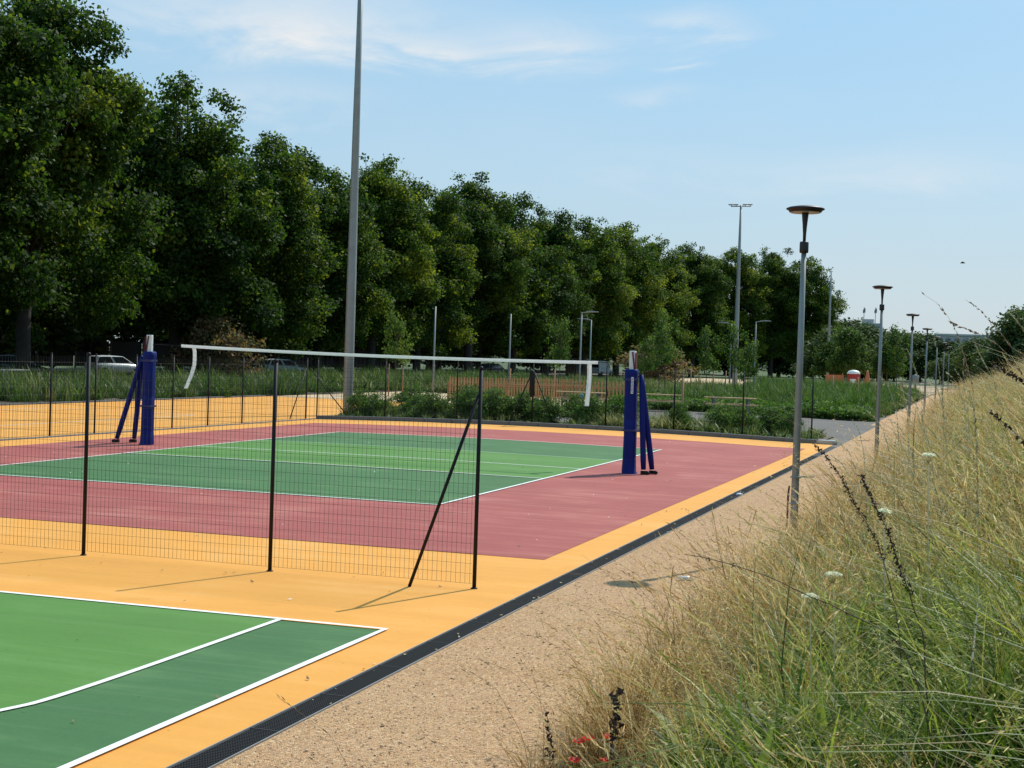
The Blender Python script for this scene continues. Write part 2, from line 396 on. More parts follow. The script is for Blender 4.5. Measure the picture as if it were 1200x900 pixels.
# ------------------------------------------------------------------ the ground
def ground_z(x, y): return gz(x, y) - .06 * 0 - .0
xs = np.concatenate([np.linspace(-3000, -100, 12), np.linspace(-90, 90, 61), np.linspace(100, 3000, 12)])
ys = np.concatenate([np.linspace(-400, -30, 6), np.linspace(-20, 160, 61), np.linspace(180, 4000, 16)])
X, Y = np.meshgrid(xs, ys); Z = gz(X, Y) - .10
i = np.arange(X.size).reshape(X.shape)
F = np.stack([i[:-1, :-1], i[:-1, 1:], i[1:, 1:], i[1:, :-1]], -1).reshape(-1, 4)
tag(link('ground', mesh_np('ground', np.stack([X.ravel(), Y.ravel(), Z.ravel()], 1), F, MT['lawn'], True)), kind='structure')
YE = 45.4
sheet('court_ground', -21.7, -4.225, -18, YE, 0, MT['ochre'])
sheet('court_ground', -33.5, -21.7, -5, 64.5, .0, MT['ochre'])
sheet('court_border', -20.3, -4.73, 16.08, 42.35, .004, MT['maroon'])
sheet('court_field', -17.12, -7.9, 20.95, 37.4, .008, MT['green'])
sheet('court_field', -17.12, -7.9, 26.65, 32.5, .012, MT['lime'])
LW = .055
for pts in ([(-17.12, 20.95), (-7.9, 20.95), (-7.9, 37.4), (-17.12, 37.4), (-17.12, 20.95)],):
    strip('court_line', pts, LW, .016, MT['line'])
for yy in (26.65, 32.5): strip('court_line', [(-17.09, yy), (-7.93, yy)], LW, .0162, MT['line'] if yy < 27 else MT['paleline'])
strip('court_line', [(-17.09, 29.5), (-7.93, 29.5)], LW, .0162, MT['line'])
# near basketball court
sheet('court_field', -19.7, -4.7, -16.7, 11.3, .004, MT['green'])
bx, by = -12.2, 9.72; r3 = 6.72
th = math.acos(6.52 / r3); arc = []
for k in range(41):
    a = -th - (math.pi - 2 * th) * k / 40; arc.append((bx + r3 * math.cos(a), by + r3 * math.sin(a)))
poly = [(-5.68, 11.3)] + arc + [(-18.72, 11.3)]
mb = MB(); mb.add([(x, y, .008) for x, y in poly[::-1]], [list(range(len(poly)))]); tag(mb.build('court_field', MT['lime']), kind='structure')
sm_ = list(poly)
for _ in range(3):
    q_ = [sm_[0]]
    for a_, b_ in zip(sm_[:-1], sm_[1:]):
        f_ = min(.25, .8 / max(math.dist(a_, b_), .01)); q_ += [(a_[0] + (b_[0] - a_[0]) * f_, a_[1] + (b_[1] - a_[1]) * f_), (b_[0] - (b_[0] - a_[0]) * f_, b_[1] - (b_[1] - a_[1]) * f_)]
    q_.append(sm_[-1]); sm_ = q_
strip('court_line', sm_, .055, .0125, MT['line'])
strip('court_line', [(-19.7, 11.3), (-4.7, 11.3), (-4.7, -16.7)], .06, .0145, MT['line'])
strip('court_line', [(-19.7, 11.3), (-19.7, -16.7)], .06, .0125, MT['line'])
strip('court_line', [(-9.75, 11.26), (-9.75, 5.5), (-14.65, 5.5), (-14.65, 11.26)], .055, .013, MT['line'])
# left ochre court lines
strip('court_line', [(-25.6, 18), (-25.6, 44)], .06, .005, MT['line'])
strip('court_line', [(-31.5, 18), (-31.5, 44), (-25.6, 44)], .06, .0055, MT['line'])
# gravel path, far plaza, asphalt, bed soils
def path_z(x, y): return gz(x, y)
sheet('gravel_path', -3.995, -1.9, -12, 62, -.004, MT['gravel'], .9)
Pn = []; Pf = []
for k in range(30):
    y = 62 + k * 5.0; Pn += [(-4.3 - .00 * k, y, -.054), (-1.9, y, -.054)]
    if k: b = 2 * k; Pf.append((b - 2, b - 1, b + 1, b))
tag(link('gravel_path', mesh_np('gravel_path', Pn, Pf, MT['gravel'])), kind='structure')
sheet('plaza', -40, -4.31, 132, 215, -.03, MT['sand'], 9)
sheet('asphalt_path', -17.2, -4.0, 50.2, 66.0, -.006, MT['asphalt'], 1.5)
sheet('asphalt_path', -4.66, -4.0, 43.6, 50.2, -.006, MT['asphalt'], .8)
sheet('asphalt_strip', -4.6, -4.30, 66.0, 150, -.004, MT['asphalt'], 1.5)
sheet('planting_bed', -21.6, -4.7, YE + .2, 50.2, .02, MT['bedsoil'], 1)
sheet('play_area', -21.7, -17.3, 54.2, 70, .002, MT['sand'], 2)
sheet('play_area', -33.5, -17.3, 64.6, 82, .006, MT['sand'], 2)
sheet('planting_bed', -17.2, -4.7, 66.1, 131, .03, MT['bedsoil'], 3)
sheet('planting_bed', -52, -33.7, -5, 150, .03, MT['bedsoil'], 3)
sheet('access_road', -66, -52.2, -20, 300, -.03, MT['asphalt'], 6)
# bank
bxs = np.concatenate([np.linspace(-2.3, -1.6, 8), np.linspace(-1.4, 9, 22), np.linspace(11, 40, 6)]); bys = np.linspace(-8, 210, 120)
X, Y = np.meshgrid(bxs, bys); Zb = np.minimum(zb(X, Y), 5.5) + gz(X, Y) + .03 * np.sin(X * 5 + Y * 1.7) * np.clip(X + 2.3, 0, 1) - .006
i = np.arange(X.size).reshape(X.shape)
F = np.stack([i[:-1, :-1], i[:-1, 1:], i[1:, 1:], i[1:, :-1]], -1).reshape(-1, 4)
tag(link('grass_bank_ground', mesh_np('bank', np.stack([X.ravel(), Y.ravel(), Zb.ravel()], 1), F, MT['soil'], True)), kind='structure')

# ------------------------------------------------------------------ drain
dr = empty('drainage_channel', (-4.11, 6, 0), 'long black slotted drain channel between the ochre court and the gravel path', 'drain')
me = MB()
for k in range(11): me.box(-.085 + .017 * k, .5, 0, .004, .985, .014)
for k in range(34): me.box(0, .02 + k * .0291, .0006, .176, .009, .014)
me.box(0, .004, .001, .19, .008, .018); me.box(0, .996, .001, .19, .008, .018)
gme = me.mesh('grate', MT['grate'])
for k in range(-6, 33):
    y = 6 + k + .0; o = link('grate', gme, dr); o.location = (0, y - 6, G(-4.11, y + .5) - .006)
    o.rotation_euler = (math.atan2(G(-4.11, y + 1) - G(-4.11, y), 1), 0, 0)
for s, nm in ((-1, 'edge_rail'), (1, 'edge_rail')):
    m_ = MB()
    for k in range(-6, 38):
        y = 6 + k; z = G(-4.11, y + .5)
        m_.box(s * .107, y - 6 + .5, z - .012, .008, 1.0, .034)
    m_.build(nm, MT['galvd'], dr)
m_ = MB()
for k in range(-6, 38): m_.box(0, k + .5, G(-4.11, 6.5 + k) - .06, .2, 1.0, .02)
m_.build('channel_bed', MT['grate'], dr)
m_ = MB()
for k in range(33, 38): m_.box(0, k + .5, G(-4.11, 6.5 + k) - .004, .19, .99, .02)
m_.build('channel_cover', MT['grate'], dr)

# ------------------------------------------------------------------ kerbs (each stone a piece)
def kerb(name, p0, p1, label, w=.16, h=.13, L=1.0, mat='concrete'):
    p0 = Vector(p0); p1 = Vector(p1); d = p1 - p0; n = max(1, round(d.length / L)); a = math.atan2(d.y, d.x)
    r = empty(name, (p0.x, p0.y, G(p0.x, p0.y)), label, 'kerb')
    mb = MB(); mb.box(0, 0, h / 2 - .02, d.length / n - .012, w, h + .04); km = mb.mesh('kerbstone', MT[mat])
    for k in range(n):
        c = p0 + d * (k + .5) / n; o = link('kerbstone', km, r); z = G(c.x, c.y) - G(p0.x, p0.y)
        o.location = (c.x - p0.x, c.y - p0.y, z + random.uniform(-.003, .003)); o.rotation_euler = (0, -(G(c.x + .5, c.y) - G(c.x - .5, c.y)) * (1 if abs(d.x) > abs(d.y) else 0), a)
        b = o.modifiers.new('bevel', 'BEVEL'); b.width = .012; b.segments = 2
    return r
kerb('kerb', (-21.7, YE + .09), (-4.75, YE + .09), 'dark concrete kerb along the far end of the court in front of the planted bed')
kerb('kerb', (-21.72, 18), (-21.72, YE), 'low dark edging strip under the left side fence of the volleyball court', .10, .03)
kerb('kerb', (-33.6, 10), (-33.6, 64.4), 'dark edging between the left ochre court and the weedy strip', .14, .06)
mb = MB(); mb.lathe([(.30, 0), (.30, .10), (.27, .125)], 16); o = mb.build('concrete_slab', MT['palecon'], None, (-4.42, YE + .02, -.05)); o.scale = (1, .7, 1)
tag(o, 'small rounded pale concrete slab at the end of the dark kerb beside the path', 'slab')

# ------------------------------------------------------------------ wire fences
def mesh_panel(p0, p1, h, parent, base, sp=(.05, .10), t=.0026, z0=.05):
    d = Vector((p1[0] - p0[0], p1[1] - p0[1])); L = d.length; d.normalize(); V = []; F = []
    za = G(*p0) - base.z; zbv = G(*p1) - base.z
    def wire(a, b):
        a = Vector(a); b = Vector(b); ax = (b - a).normalized(); n = Vector((-d.y, d.x, 0)); u = ax.cross(n).normalized() * t / 2; n = n * t / 2
        k = len(V)
        for q in (a, b):
            for m in (u + n, u - n, -u - n, -u + n): V.append(tuple(q + m))
        for j in range(4): F.append((k + j, k + (j + 1) % 4, k + 4 + (j + 1) % 4, k + 4 + j))
    P = lambda s, z: (p0[0] + d.x * s - base.x, p0[1] + d.y * s - base.y, za + (zbv - za) * s / L + z)
    n = int(L / sp[0])
    for k in range(1, n): wire(P(L * k / n, z0), P(L * k / n, h))
    zz = [z0 + sp[1] * k for k in range(int((h - z0) / sp[1]) + 1)]
    for z in zz: wire(P(0.03, z), P(L - .03, z))
    o = link('mesh_panel', mesh_np('mesh_panel', V, F, MT['fence']), parent); o['kind'] = 'stuff'
    return o
def post_mesh(h, r=.024):
    mb = MB(); mb.lathe([(r * 1.7, -.01), (r * 1.7, .008), (r * 1.05, .014)], 10); mb.tube([(0, 0, -.02), (0, 0, h)], r, 10); mb.lathe([(r * 1.15, h), (r * 1.15, h + .02), (r * .5, h + .035)], 10); return mb.mesh('post', MT['blackm'])
def brace_to(parent, base, foot, top, r=.018):
    MB().tube([(foot[0] - base.x, foot[1] - base.y, foot[2] - base.z), (top[0] - base.x, top[1] - base.y, top[2] - base.z)], r, 8).build('brace', MT['blackm'], parent)
def fence(name, label, pts, hp, hm, braces=(), sp=(.05, .10), t=.0026, r=.024):
    base = Vector((pts[0][0], pts[0][1], G(*pts[0])))
    e = empty(name, base, label, 'fence'); pm = post_mesh(hp, r)
    for p in pts:
        o = link('post', pm, e); o.location = (p[0] - base.x, p[1] - base.y, G(*p) - base.z)
    for a, b in zip(pts[:-1], pts[1:]): mesh_panel(a, b, hm, e, base, sp, t)
    for f, tp in braces: brace_to(e, base, f, tp)
    return e
NF = [(-4.76 - 2.28 * k, 13.72) for k in range(8)]
fence('wire_fence', 'dark wire mesh fence across the foreground between the two courts', NF, 2.2, 2.05,
      [((-5.38, 13.52, 0), (-4.77, 13.71, 1.95))], t=.0023, r=.021)
LF = [(-21.85, y) for y in (24.4, 26.45, 28.5, 30.6, 32.5, 34.4, 36.3, 38.3, 40.4, 42.7, 44.9)]
fence('wire_fence', 'dark wire mesh fence along the left side of the volleyball court', LF, 2.05, 2.0,
      [((-21.85, 43.7, 0), (-21.85, 44.85, 1.7)), ((-20.7, 45.75, .1), (-21.8, 45.0, 1.7))], sp=(.1, .2), t=.004)
BF = [(-21.85, 45.75), (-19.3, 45.75), (-16.7, 45.75), (-14.05, 45.75), (-11.55, 45.75), (-9.3, 45.75), (-7.1, 45.75), (-4.95, 45.75)]
bf = fence('wire_fence', 'dark wire mesh fence behind the kerb at the far end of the court', BF, 2.05, 2.0,
      [((-14.85, 45.75, .05), (-14.08, 45.75, 1.85)), ((-13.25, 45.7, .05), (-14.02, 45.75, 1.85))], sp=(.1, .2), t=.004)
mb = MB(); mb.lathe([(.05, 0), (.085, .05), (.09, .5), (.10, .75), (.07, .85), (.03, .88)], 10)
tag(mb.build('bag', MT['blackm'], None, (-14.05, 45.66, 1.02)), 'black bag hanging from the braced post of the far fence', 'bag')

# ------------------------------------------------------------------ volleyball net
YP = 29.3
def vpost(x, s, label, fdx):
    e = empty('volleyball_post', (x, YP, G(x, YP)), label, 'post', 'padded volleyball posts')
    # padding: slightly slumped square tube with soft corners
    mb = MB(); n = 16; prof = [(0, .155, .02), (.05, .142, .0), (.3, .136, 0), (.32, .131, 0), (.34, .136, 0), (.8, .134, .002), (1.1, .131, -.005), (1.12, .126, -.005), (1.14, .131, -.005), (1.6, .127, -.01), (1.98, .131, -.012), (2.06, .143, -.012), (2.14, .141, -.01), (2.16, .12, -.01)]
    for z, r, ox in prof:
        for k in range(n):
            a = 2 * math.pi * (k + .5) / n; q = (abs(math.cos(a)) ** 6 + abs(math.sin(a)) ** 6) ** (-1 / 6)
            rr = r * q * (.93 + .03 * math.sin(k * 2.3 + z * 4)); mb.v.append((ox * s + rr * math.cos(a), rr * math.sin(a), z))
    for i_ in range(len(prof) - 1):
        for k in range(n):
            k2 = (k + 1) % n; mb.f.append([i_ * n + k, i_ * n + k2, (i_ + 1) * n + k2, (i_ + 1) * n + k]); mb.sm.append(True)
    mb.f.append([(len(prof) - 1) * n + k for k in range(n)]); mb.sm.append(False)
    pad = mb.build('padding', MT['blue'], e)
    MB().box(0, 0, 2.33, .13, .09, .42).build('inner_post', MT['white'], e, bevel=.01)
    MB().box(s * .078, -.02, 2.30, .02, .10, .40).box(s * .03, -.052, 2.34, .03, .012, .36, tilt=Matrix.Rotation(s * -.14, 3, 'Y')).build('strap', MT['darkred'], e)
    MB().box(0, 0, 1.95, .272, .272, .05).build('strap', MT['bluest'], pad)
    MB().box(0, 0, .9, .28, .28, .04).build('strap', MT['bluest'], pad)
    for (fx, fy) in fdx:
        top = Vector((s * .19, .02, 2.05)); ft = Vector((fx, fy, .10))
        b = MB(); pts = [ft + (top - ft) * t_ for t_ in (0, .12, .5, .88, 1)]
        b.tube(pts, [.052, .062, .060, .054, .042], 8); lg = b.build('stay', MT['blue'], e)
        MB().box(ft.x + s * .02, ft.y, .04, .15, .06, .07).tube([(ft.x + s * .09, ft.y - .035, .035), (ft.x + s * .09, ft.y + .035, .035)], .034, 10).build('foot', MT['blackm'], lg)
    return e
p1 = vpost(-18.28, -1, 'blue padded volleyball post on the left side of the court', [(-.92, .18), (-.66, .50)])
p2 = vpost(-6.86, 1, 'blue padded volleyball post on the right side with a small white tag', [(.31, -.02), (.44, .20)])
m_ = MB(); m_.box(.04, -.138, 1.83, .05, .006, .34)
tg = m_.build('tag', MT['white'], p2)
# illegible dark lettering blocks on the tag
m_ = MB()
for k in range(11): m_.box(.04 + random.uniform(-.004, .004), -.1425, 1.69 + .028 * k, .034, .002, .012)
m_.build('lettering', MT['bluest'], tg)
net = empty('volleyball_net', (-12.5, YP, G(-12.5, YP)), 'volleyball net with white top tape strung between the blue posts', 'net')
n0, n1_ = (-17.45 + 12.5, 2.36), (-7.6 + 12.5, 2.30); b0 = G(-12.5, YP)
def nz(x): t = (x - n0[0]) / (n1_[0] - n0[0]); return n0[1] + (n1_[1] - n0[1]) * t - .05 * 4 * t * (1 - t) - b0
N = 24; m_ = MB()
for k in range(N):
    xa = n0[0] + (n1_[0] - n0[0]) * k / N; xb = n0[0] + (n1_[0] - n0[0]) * (k + 1) / N
    za, zb_ = nz(xa), nz(xb); vs = [(xa, -.012, za), (xb, -.012, zb_), (xb, -.012, zb_ - .068), (xa, -.012, za - .068), (xa, .012, za), (xb, .012, zb_), (xb, .012, zb_ - .068), (xa, .012, za - .068)]
    m_.add(vs, [(3, 2, 1, 0), (4, 5, 6, 7), (0, 1, 5, 4), (2, 3, 7, 6)] + ([(0, 4, 7, 3)] if k == 0 else []) + ([(1, 2, 6, 5)] if k == N - 1 else []))
m_.build('top_tape', MT['offwhite'], net)
def band(x0_, x1_, hh, curve):
    mm = MB(); q = 10; vs = []
    for k in range(q + 1):
        t = k / q; x = x0_ + (x1_ - x0_) * t * t + curve * math.sin(t * 3.1) ; z = nz(x0_) - .066 - hh * t
        for dx in (-.045, .045):
            for dy in (-.008, .008): vs.append((x + dx, dy + .03 * math.sin(t * 5), z))
    fs = []
    for k in range(q):
        a = 4 * k; b = a + 4; fs += [(a, a + 2, b + 2, b), (a + 1, b + 1, b + 3, a + 3), (a, b, b + 1, a + 1), (a + 2, a + 3, b + 3, b + 2)]
    fs.append((4 * q, 4 * q + 2, 4 * q + 3, 4 * q + 1)); mm.add(vs, fs); mm.build('side_band', MT['offwhite'], net)
band(n0[0] + .33, n0[0] + .16, .93, .03); band(n1_[0] - .18, n1_[0] - .20, .88, .0)
V = []; F_ = []
def cord(a, b, t=.004):
    a = Vector(a); b = Vector(b); k = len(V); ax = (b - a).normalized(); n = Vector((0, 1, 0)); u = ax.cross(n).normalized() * t / 2; n = n * t / 2
    for q in (a, b):
        for m in (u + n, u - n, -u - n, -u + n): V.append(tuple(q + m))
    for j in range(4): F_.append((k + j, k + (j + 1) % 4, k + 4 + (j + 1) % 4, k + 4 + j))
xl, xr = n0[0] + .30, n1_[0] - .2
for k in range(95):
    x = xl + (xr - xl) * k / 94; cord((x, 0, nz(x) - .08), (x, 0, nz(x) - 1.0), .003)
for k in range(10): cord((xl, 0, nz(xl) - .08 - .1 * k), (xr, 0, nz(xr) - .08 - .1 * k), .003)
o = link('netting', mesh_np('netting', V, F_, MT['netblack']), net); o['kind'] = 'stuff'
for a_, b_, r_ in (((n0[0], 0, nz(n0[0]) - .03), (-18.2 + 12.5, 0, nz(n0[0]) - .02), .006), ((n1_[0], 0, nz(n1_[0]) - .03), (-6.9 + 12.5, 0, nz(n1_[0]) - .02), .006),
                   ((n0[0] + .1, 0, 1.35), (-18.2 + 12.5, 0, 1.3), .004), ((xr, 0, 1.35), (-6.95 + 12.5, 0, 1.3), .004)):
    MB().tube([a_, b_], r_, 6).build('tension_cord', MT['netblack'], net)

# ------------------------------------------------------------------ path lamps
def path_lamp():
    e = empty('path_lamp', (0, 0, 0), '', 'lamp')
    MB().lathe([(.050, -.05), (.049, .5), (.042, 2.2), (.031, 3.78)], 16).build('pole', MT['galv'], e)
    MB().lathe([(.10, -.02), (.10, .012), (.075, .02)], 16).build('base_plate', MT['galv'], e)
    MB().lathe([(.052, 3.76), (.056, 3.78), (.056, 3.885), (.050, 3.90)], 14).build('collar', MT['lampblack'], e)
    MB().lathe([(.018, 3.88), (.021, 4.0), (.030, 4.12), (.040, 4.22), (.046, 4.30)], 16).build('neck', MT['lampblack'], e)
    MB().box(.0, -.047, .62, .055, .012, .26).build('access_door', MT['galvd'], e)
    h = MB().lathe([(.20, 4.268), (.205, 4.285), (.235, 4.300), (.238, 4.312), (.20, 4.328), (.10, 4.346), (.0, 4.35)], 32).build('lamp_head', MT['lampblack'], e)
    MB().lathe([(.185, 4.258), (.19, 4.268)], 28).build('lens', MT['lens'], h)
    return e
LP = [(-2.16, 18.35), (-2.27, 35.0), (-2.34, 52.4), (-2.46, 70.2), (-2.50, 88), (-2.53, 106), (-2.56, 124)]
ll = ['tallest slim street lamp with a round black disc head at the foot of the bank', 'second disc head lamp along the gravel path, shorter in view than the first',
      'third disc head lamp along the gravel path, beside the far planted bed', 'fourth disc head lamp of the path row with its head just over the far trees',
      'fifth disc head lamp of the path row', 'sixth disc head lamp of the path row', 'farthest disc head lamp of the path row']
lm = path_lamp()
for k, (x, y) in enumerate(LP):
    o = lm if k == 0 else copy_tree(lm)
    o.location = (x, y, G(x, y) + float(zb(x)) - .02); tag(o, ll[k], 'lamp', 'disc head lamps along the path')
MB().tube([(-.085, -.02, -.05), (-.082, -.02, .75), (-.07, -.01, .85)], .012, 6).build('cable_duct', MT['darkred'], lm)
for z_ in (.25, .62, .95): MB().lathe([(.066, z_), (.066, z_ + .02)], 14).build('strap', MT['galv'], lm)

# ------------------------------------------------------------------ floodlight masts and slender street lamps
def mast(x, y, h, r0, r1, label, heads=True):
    e = empty('floodlight_mast', (x, y, G(x, y)), label, 'mast')
    MB().lathe([(r0, -.1), (r0, .3), (r0 * .93, h * .3), (r0 * .9, h * .3 + .02), (r0 * .70, h * .62), (r1, h)], 18).build('pole', MT['galv'], e)
    MB().lathe([(r0 * 1.8, 0), (r0 * 1.8, .03), (r0 * 1.1, .05)], 16).build('base_plate', MT['galv'], e)
    MB().box(.0, -r0 * .97, 1.1, .14, .03, .5).build('access_door', MT['galvd'], e)
    for k in range(8): MB().lathe([(.025, .03), (.025, .07)], 6, r0 * 1.5 * math.cos(k * .785), r0 * 1.5 * math.sin(k * .785)).build('bolt', MT['galvd'], e)
    if heads:
        bar = MB().tube([(-1.0, 0, h - .1), (1.0, 0, h - .1)], .05, 8).build('crossbar', MT['galv'], e)
        for dx in (-.95, -.45, .45, .95):
            m_ = MB(); m_.box(dx, -.22, h + .05, .42, .50, .12, tilt=Matrix.Rotation(.18, 3, 'X')); m_.tube([(dx, 0, h - .1), (dx, -.1, h + .02)], .03, 6); m_.build('floodlight', MT['galvd'], e, bevel=.02)
    return e
mast(-22.25, 49.2, 18, .185, .07, 'tall thick grey floodlight pole rising out of the frame behind the court')
mast(-23.2, 143.5, 18, .26, .09, 'far grey floodlight mast with flat lamps on a crossbar')
mast(-18.3, 185, 14.2, .19, .08, 'distant plain thin mast right of the dark trees', False)
def street(x, y, h, label, head=True, s=1):
    e = empty('street_lamp', (x, y, G(x, y)), label, 'lamp', 'slender lamps across the park', random.uniform(-.2, .2) + (0 if s > 0 else math.pi))
    MB().lathe([(.065, -.05), (.06, 1.0), (.042, h)], 12).build('pole', MT['galv'], e)
    if head:
        MB().tube([(0, 0, h - .03), (.35, 0, h + .02)], .025, 8).build('arm', MT['galv'], e)
        m_ = MB(); m_.prism([(.28, h), (.95, h + .03), (.97, h + .06), (.6, h + .10), (.28, h + .07)], -.13, .13); m_.build('lamp_head', MT['galvd'], e, bevel=.015)
    return e
for x, y, h, l, hd, s in [(-29.0, 75.5, 5.0, 'plain thin grey pole left of the wooden picket fence', False, 1), (-28, 86, 5.0, 'thin grey lamp pole standing behind the picket fence in front of a young tree', False, 1),
                   (-21.8, 80, 5, 'slender street lamp with a flat head just left of the right net band', True, 1), (-25.2, 95, 5, 'thin lamp pole right of the net end, lower than its neighbour', True, -1),
                   (-16.4, 99.3, 5, 'slender street lamp with a bright flat head beside the far floodlight mast', True, -1), (-13.9, 93.7, 5, 'slender street lamp with a small head between the floodlight mast and the near disc lamp', True, 1),
                   (-11.1, 213, 5, 'distant slender lamp behind the second disc lamp', True, 1), (-12.3, 195, 5, 'distant slender lamp left of the second disc lamp', True, -1),
                   ]:
    street(x, y, h, l, hd, s)

# ------------------------------------------------------------------ picnic tables, picket fence, stakes
def picnic(x, y, a, label, L=2.3):
    e = empty('picnic_table', (x, y, G(x, y)), label, 'table', 'picnic tables on the asphalt', a)
    m_ = MB()
    for k in range(5): m_.box(0, -.32 + .16 * k, .74, L, .145, .045)
    m_.build('tabletop', MT['palewood'], e)
    for s in (-1, 1):
        m_ = MB()
        for k in range(2): m_.box(0, s * (.68 + .14 * k), .45, L, .13, .045)
        m_.build('bench', MT['palewood'], e)
        t_ = MB(); t_.tube([(s * L * .33, -.62, 0), (s * L * .33, -.22, .70)], .04, 6, smooth=False); t_.tube([(s * L * .33, .62, 0), (s * L * .33, .22, .70)], .04, 6, smooth=False)
        t_.box(s * L * .33, 0, .39, .05, 1.6, .07); t_.box(s * L * .33, 0, .67, .05, .75, .07); t_.build('leg_frame', MT['greypost'], e)
    return e
picnic(-10.6, 64.6, .25, 'picnic table with pale top standing clear right of the blue post'); picnic(-14.0, 64.9, .2, 'picnic table half hidden behind the right blue post')
picnic(-17.4, 64.2, .1, 'picnic table seen beyond the right end of the net')
m_ = MB(); m_.lathe([(.07, 0), (.09, .08), (.09, .2), (.04, .26)], 10); tag(m_.build('bag', MT['cyan'], None, (-17.15, 63.45, .44 + G(-17, 63))), 'bright blue bag on the bench of the leftmost picnic table', 'bag')
def picket(p0, p1, label, h=1.0):
    p0 = Vector(p0); p1 = Vector(p1); d = p1 - p0; n = int(d.length / .19); a = math.atan2(d.y, d.x)
    e = empty('picket_fence', (p0.x, p0.y, G(*p0)), label, 'fence', None, a)
    m_ = MB(); m_.add([(-.05, -.012, 0), (.05, -.012, 0), (.05, -.012, h - .05), (0, -.012, h), (-.05, -.012, h - .05), (-.05, .012, 0), (.05, .012, 0), (.05, .012, h - .05), (0, .012, h), (-.05, .012, h - .05)],
          [(0, 1, 2, 3, 4), (9, 8, 7, 6, 5), (0, 5, 6, 1), (1, 6, 7, 2), (2, 7, 8, 3), (3, 8, 9, 4), (4, 9, 5, 0)]); pm = m_.mesh('picket', MT['wood'])
    for k in range(n + 1):
        o = link('picket', pm, e); o.location = (d.length * k / n, 0, .03 + random.uniform(-.01, .01)); o.rotation_euler = (0, random.uniform(-.012, .012), 0)
    for z_ in (.3, .8): MB().box(d.length / 2, .036, z_, d.length, .04, .08).build('rail', MT['wood'], e)
    for k in range(int(d.length / 2) + 1): MB().box(min(k * 2.0, d.length - .05), .10, .5, .08, .08, 1.0).build('post', MT['wood'], e)
picket((-25.3, 68.2), (-21.0, 75.6), 'brown wooden picket fence round the play area behind the net', 1.22)
picket((-21.0, 75.7), (-17.5, 76.5), 'short brown picket fence run at the right end of the play area behind the net', 1.15)
MB_ = MB(); MB_.box(0, 0, .14, 7.5, .35, .28); o = MB_.build('timber_edging', MT['palewood'], None, (-21.5, 78.2, 0)); o.rotation_euler = (0, 0, 1.0)
o.location = (-23.4, 76.2, .75); o.scale = (1, .25, .25); tag(o, 'pale timber beam just above the picket fence tops', 'beam')
MB().box(-3.2, 0, -2.9, .1, .3, 3.0).box(3.2, 0, -2.9, .1, .3, 3.0).build('beam_leg', MT['palewood'], o)

# ------------------------------------------------------------------ foliage
def leaves(P, Nn, size, var, name, mat, aspect=.6, fold=.25, droop=0.0):
    """one folded leaf (two triangles-ish quad) per point"""
    n = len(P); a = rng.normal(size=(n, 3)); a -= Nn * (a * Nn).sum(1)[:, None]; a /= np.linalg.norm(a, axis=1)[:, None] + 1e-9
    b = np.cross(Nn, a); s = np.asarray(size)[:, None] if np.ndim(size) else size
    s = s * rng.uniform(.7, 1.3, (n, 1))
    V = np.empty((n, 4, 3)); V[:, 0] = P - a * s * .5; V[:, 1] = P + b * s * aspect * .5 - Nn * s * fold * .5; V[:, 2] = P + a * s * .5 - Nn * s * droop; V[:, 3] = P - b * s * aspect * .5 - Nn * s * fold * .5
    F = np.arange(4 * n).reshape(n, 4)
    return mesh_np(name, V.reshape(-1, 3), F, mat, attrs={'var': np.repeat(np.clip(var, 0, 1), 4)})
def unit(v): return v / (np.linalg.norm(v, axis=-1, keepdims=True) + 1e-9)
def crown_mesh(name, mat, H, W, zlow, ncl, nl, lsize, clr=(1.1, 2.0), seed=1, shape=1.0, aspect=.8):
    g = np.random.default_rng(seed)
    cz = (H + zlow) / 2; hz_ = (H - zlow) / 2
    C = []; Rr = []
    for k in range(ncl):
        d = unit(g.normal(size=3)); rr = g.uniform(.25, 1) ** .5
        t = d[2] * rr
        wz = W / 2 * (1 - .30 * max(t, 0) ** 1.5 * shape) * (1 + .16 * math.sin(3 * math.atan2(d[1], d[0]) + seed * 2 + 2.5 * t)) * g.uniform(.85, 1.1)
        fl = 1.0 if t > 0 else 1 / max(math.sqrt(1 - min(t * t, .8)), .5)
        c = np.array([d[0] * rr * wz * fl, d[1] * rr * wz * fl, cz + t * hz_ * g.uniform(.9, 1.02)])
        C.append(c); Rr.append(g.uniform(*clr) * (1.0 if rr > .5 else 1.2))
    for k in range(int(ncl * .25)):      # sprays breaking the outline
        d = unit(g.normal(size=3)); d[2] = abs(d[2]) * (1 if g.random() < .8 else -1)
        C.append(np.array([d[0] * W * .53, d[1] * W * .53, cz + d[2] * hz_ * 1.02])); Rr.append(g.uniform(.35, .75) * clr[0])
    C = np.array(C); Rr = np.array(Rr); w_ = Rr ** 2.2; w_ /= w_.sum()
    # each clump splits into sprigs; leaves hang round the sprigs
    ns = nl // 9; ci = g.choice(len(C), ns, p=w_)
    d = unit(g.normal(size=(ns, 3))); rad = g.uniform(.35, 1.0, ns) ** .6
    S = C[ci] + d * (rad * Rr[ci])[:, None] * np.array([1.15, 1.15, .8])
    sv = .40 + .15 * g.normal(size=ns) + (g.random(ns) < .12) * .25
    cv = g.normal(size=len(C)) * .17
    P = np.repeat(S, 9, 0) + g.normal(size=(ns * 9, 3)) * lsize * np.array([1.05, 1.05, .7])
    out = np.repeat(d, 9, 0)
    Nn = unit(out * .5 + np.array([0, 0, .55]) + g.normal(size=P.shape) * .65)
    var = np.repeat(sv + cv[ci], 9) + g.normal(size=len(P)) * .12 + (g.random(len(P)) < .05) * .3
    keep = P[:, 2] > zlow - .6
    return leaves(P[keep], Nn[keep], lsize, var[keep], name, mat, aspect), C, Rr
